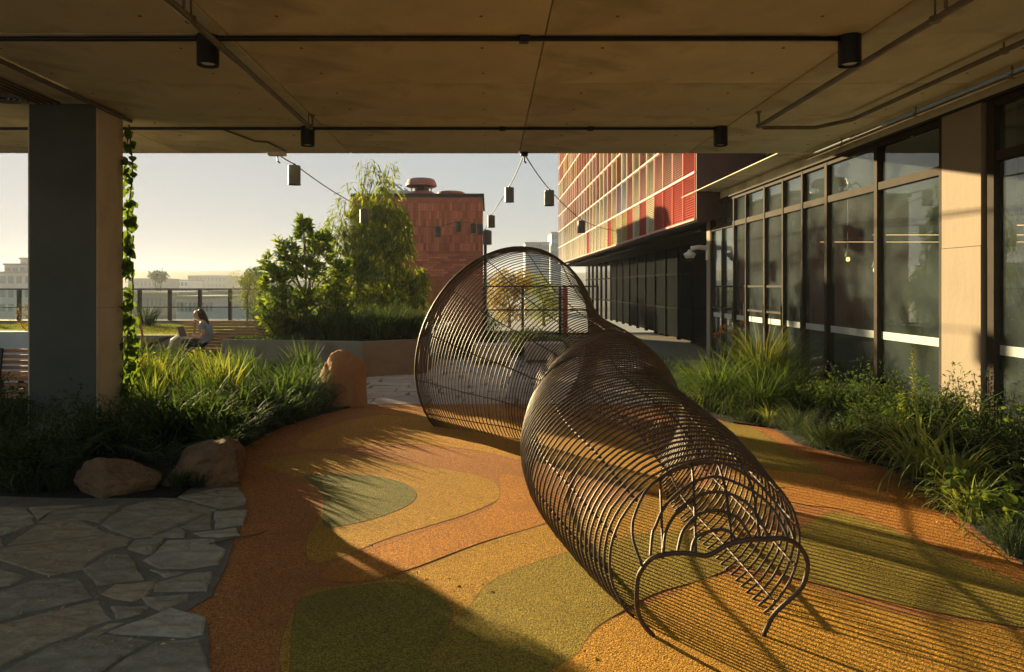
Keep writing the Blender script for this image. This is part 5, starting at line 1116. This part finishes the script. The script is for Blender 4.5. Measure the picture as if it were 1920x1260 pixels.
for q, (a, b, t_, d, f, n_) in enumerate(((240,300,524,230,4,8),(318,352,526,260,4,5),(352,424,518,300,5,10),(430,470,522,320,4,6),(250,330,552,110,3,10),(330,400,560,95,3,9),(395,440,548,120,3,6),(500,560,528,280,4,8),(560,640,530,300,4,9))):
    block(('long hazy building on the skyline right of the column','hazy building under the lone far tree','long flat-roofed hazy building on the skyline','hazy building beside the round far tree','low building seen through the railing glass, left','low building seen through the railing glass, middle','low building seen through the railing glass, right','hazy building behind the magnolia tree','hazy building behind the weeping tree')[q], a, b, t_, d, f, n_, FARW if q % 2 else FARD, FARG)
block('blue glass office tower between the brick building and the louvre panels, wider one', 985, 1014, 456, 210, 9, 6, FARB, FARG); block('pale office tower beside the blue glass one', 1014, 1030, 456, 212, 9, 4, FARW, FARG); block('slim blue tower right beside the louvre panels', 1034, 1052, 437, 220, 10, 3, FARB, FARG)
for q in range(26):
    px = 235+q*13+rp_.uniform(-6, 6); d = rp_.uniform(120, 260); x = (px-HX)*d/F
    t = thing('far_tree', 'hazy tree in the row across the valley below the skyline', 'tree', (x, d, -7), 0, 'hazy trees across the valley'); h = rp_.uniform(4.5, 8.2)
    MB().tube([(0,0,0),(0,0,h*.6)], .3, 5).build('trunk', BARK, t); pp, dd = ball(160, (0,0,h*.68), (h*.42,h*.42,h*.34), q); V, Fc = leaves(pp, dd+RNG.normal(0,.5,dd.shape), 1.1, .8, q); mb = MB(); mb.arr(V, Fc); mb.build('crown', LM['small'], t)
# ------------------------------------------------------------ small things on the floor
tw = MB(); tw.tube([tuple(G(*p)+Vector((0,0,.012))) for p in ((392,1024),(430,1014),(470,1008),(504,998))], [.006,.005,.004,.002], 6); tw.tube([tuple(G(462,1009)+Vector((0,0,.012))),tuple(G(490,1008)+Vector((0,0,.02)))], .002, 5)
tag(tw.build('twig', BARK), 'dry brown twig lying across the edge of the stone paving', 'twig')
DRY = mat('dry_leaf', (.55,.36,.16), (.40,.24,.10), scale=30, rough=.8)
for q, (px, py) in enumerate(((783,1080),(789,1098),(832,1098),(902,1103),(945,936),(848,1090),(1800,1142),(1220,1010),(700,1030),(1100,1225),(1680,990),(1570,880))):
    s = .016+.012*rp_.random(); mb = MB(); mb.add([(0,0,0),(s*.4,s*.5,.006),(0,s*1.2,.003),(-s*.4,s*.5,.006)], [(0,1,2),(0,2,3)]); o = mb.build('fallen_leaf', DRY, loc=G(px,py)+Vector((0,0,.014))); o.rotation_euler = (0,0,q*1.7); tag(o, 'small dry leaf lying on the coloured rubber floor', 'leaf', 'dry leaves on the rubber floor')
g = np.random.default_rng(90); mb = MB(); pp = []
for k in range(340):        # litter gathers along the bed edges and on the paving
    e = g.integers(0, 3)
    if e == 0: t_ = g.random()*14; i = int(t_); a, b = Vector(edge[i]), Vector(edge[min(i+1, 14)]); q = a.lerp(b, t_-i)+Vector((-abs(g.normal(0, 26)), g.normal(0, 12)))
    elif e == 1: q = Vector((g.uniform(430, 640), 0)); q.y = np.interp(q.x, [430,520,612,640], [868,806,772,764])+abs(g.normal(0, 16))
    else: q = Vector((g.uniform(20, 430), g.uniform(945, 1230)))
    pp.append(G(q.x, q.y)+Vector((0,0,.008 if e < 2 else .022)))
d = g.normal(0, 1, (len(pp), 3)); d[:, 2] = g.normal(.05, .12, len(pp)); V, Fc = leaves(np.array([tuple(p) for p in pp]), d, .034, .012, 91, curl=.2, roll=.4); mb.arr(V, Fc)
stuff(mb.build('leaf_litter', DRY), 'scattered dry leaf litter along the bed edges and on the stone paving', 'leaf litter')
# ------------------------------------------------------------ air
HAZE = 0.00055
hz = MB().box(-1000,1000,-70,1300,-8.2,18).build('haze', bpy.data.materials.new('haze')); hm_ = hz.data.materials[0]; hm_.use_nodes = True; t_ = hm_.node_tree
for n_ in list(t_.nodes):
    if n_.type != 'OUTPUT_MATERIAL': t_.nodes.remove(n_)
pv_ = t_.nodes.new('ShaderNodeVolumePrincipled'); pv_.inputs['Color'].default_value = (.86,.92,1.0,1); pv_.inputs['Density'].default_value = HAZE; pv_.inputs['Anisotropy'].default_value = .3
t_.links.new(pv_.outputs['Volume'], t_.nodes['Material Output'].inputs['Volume']); hz['kind'] = 'stuff'; hz['label'] = 'thin pale haze in the air over the whole place'
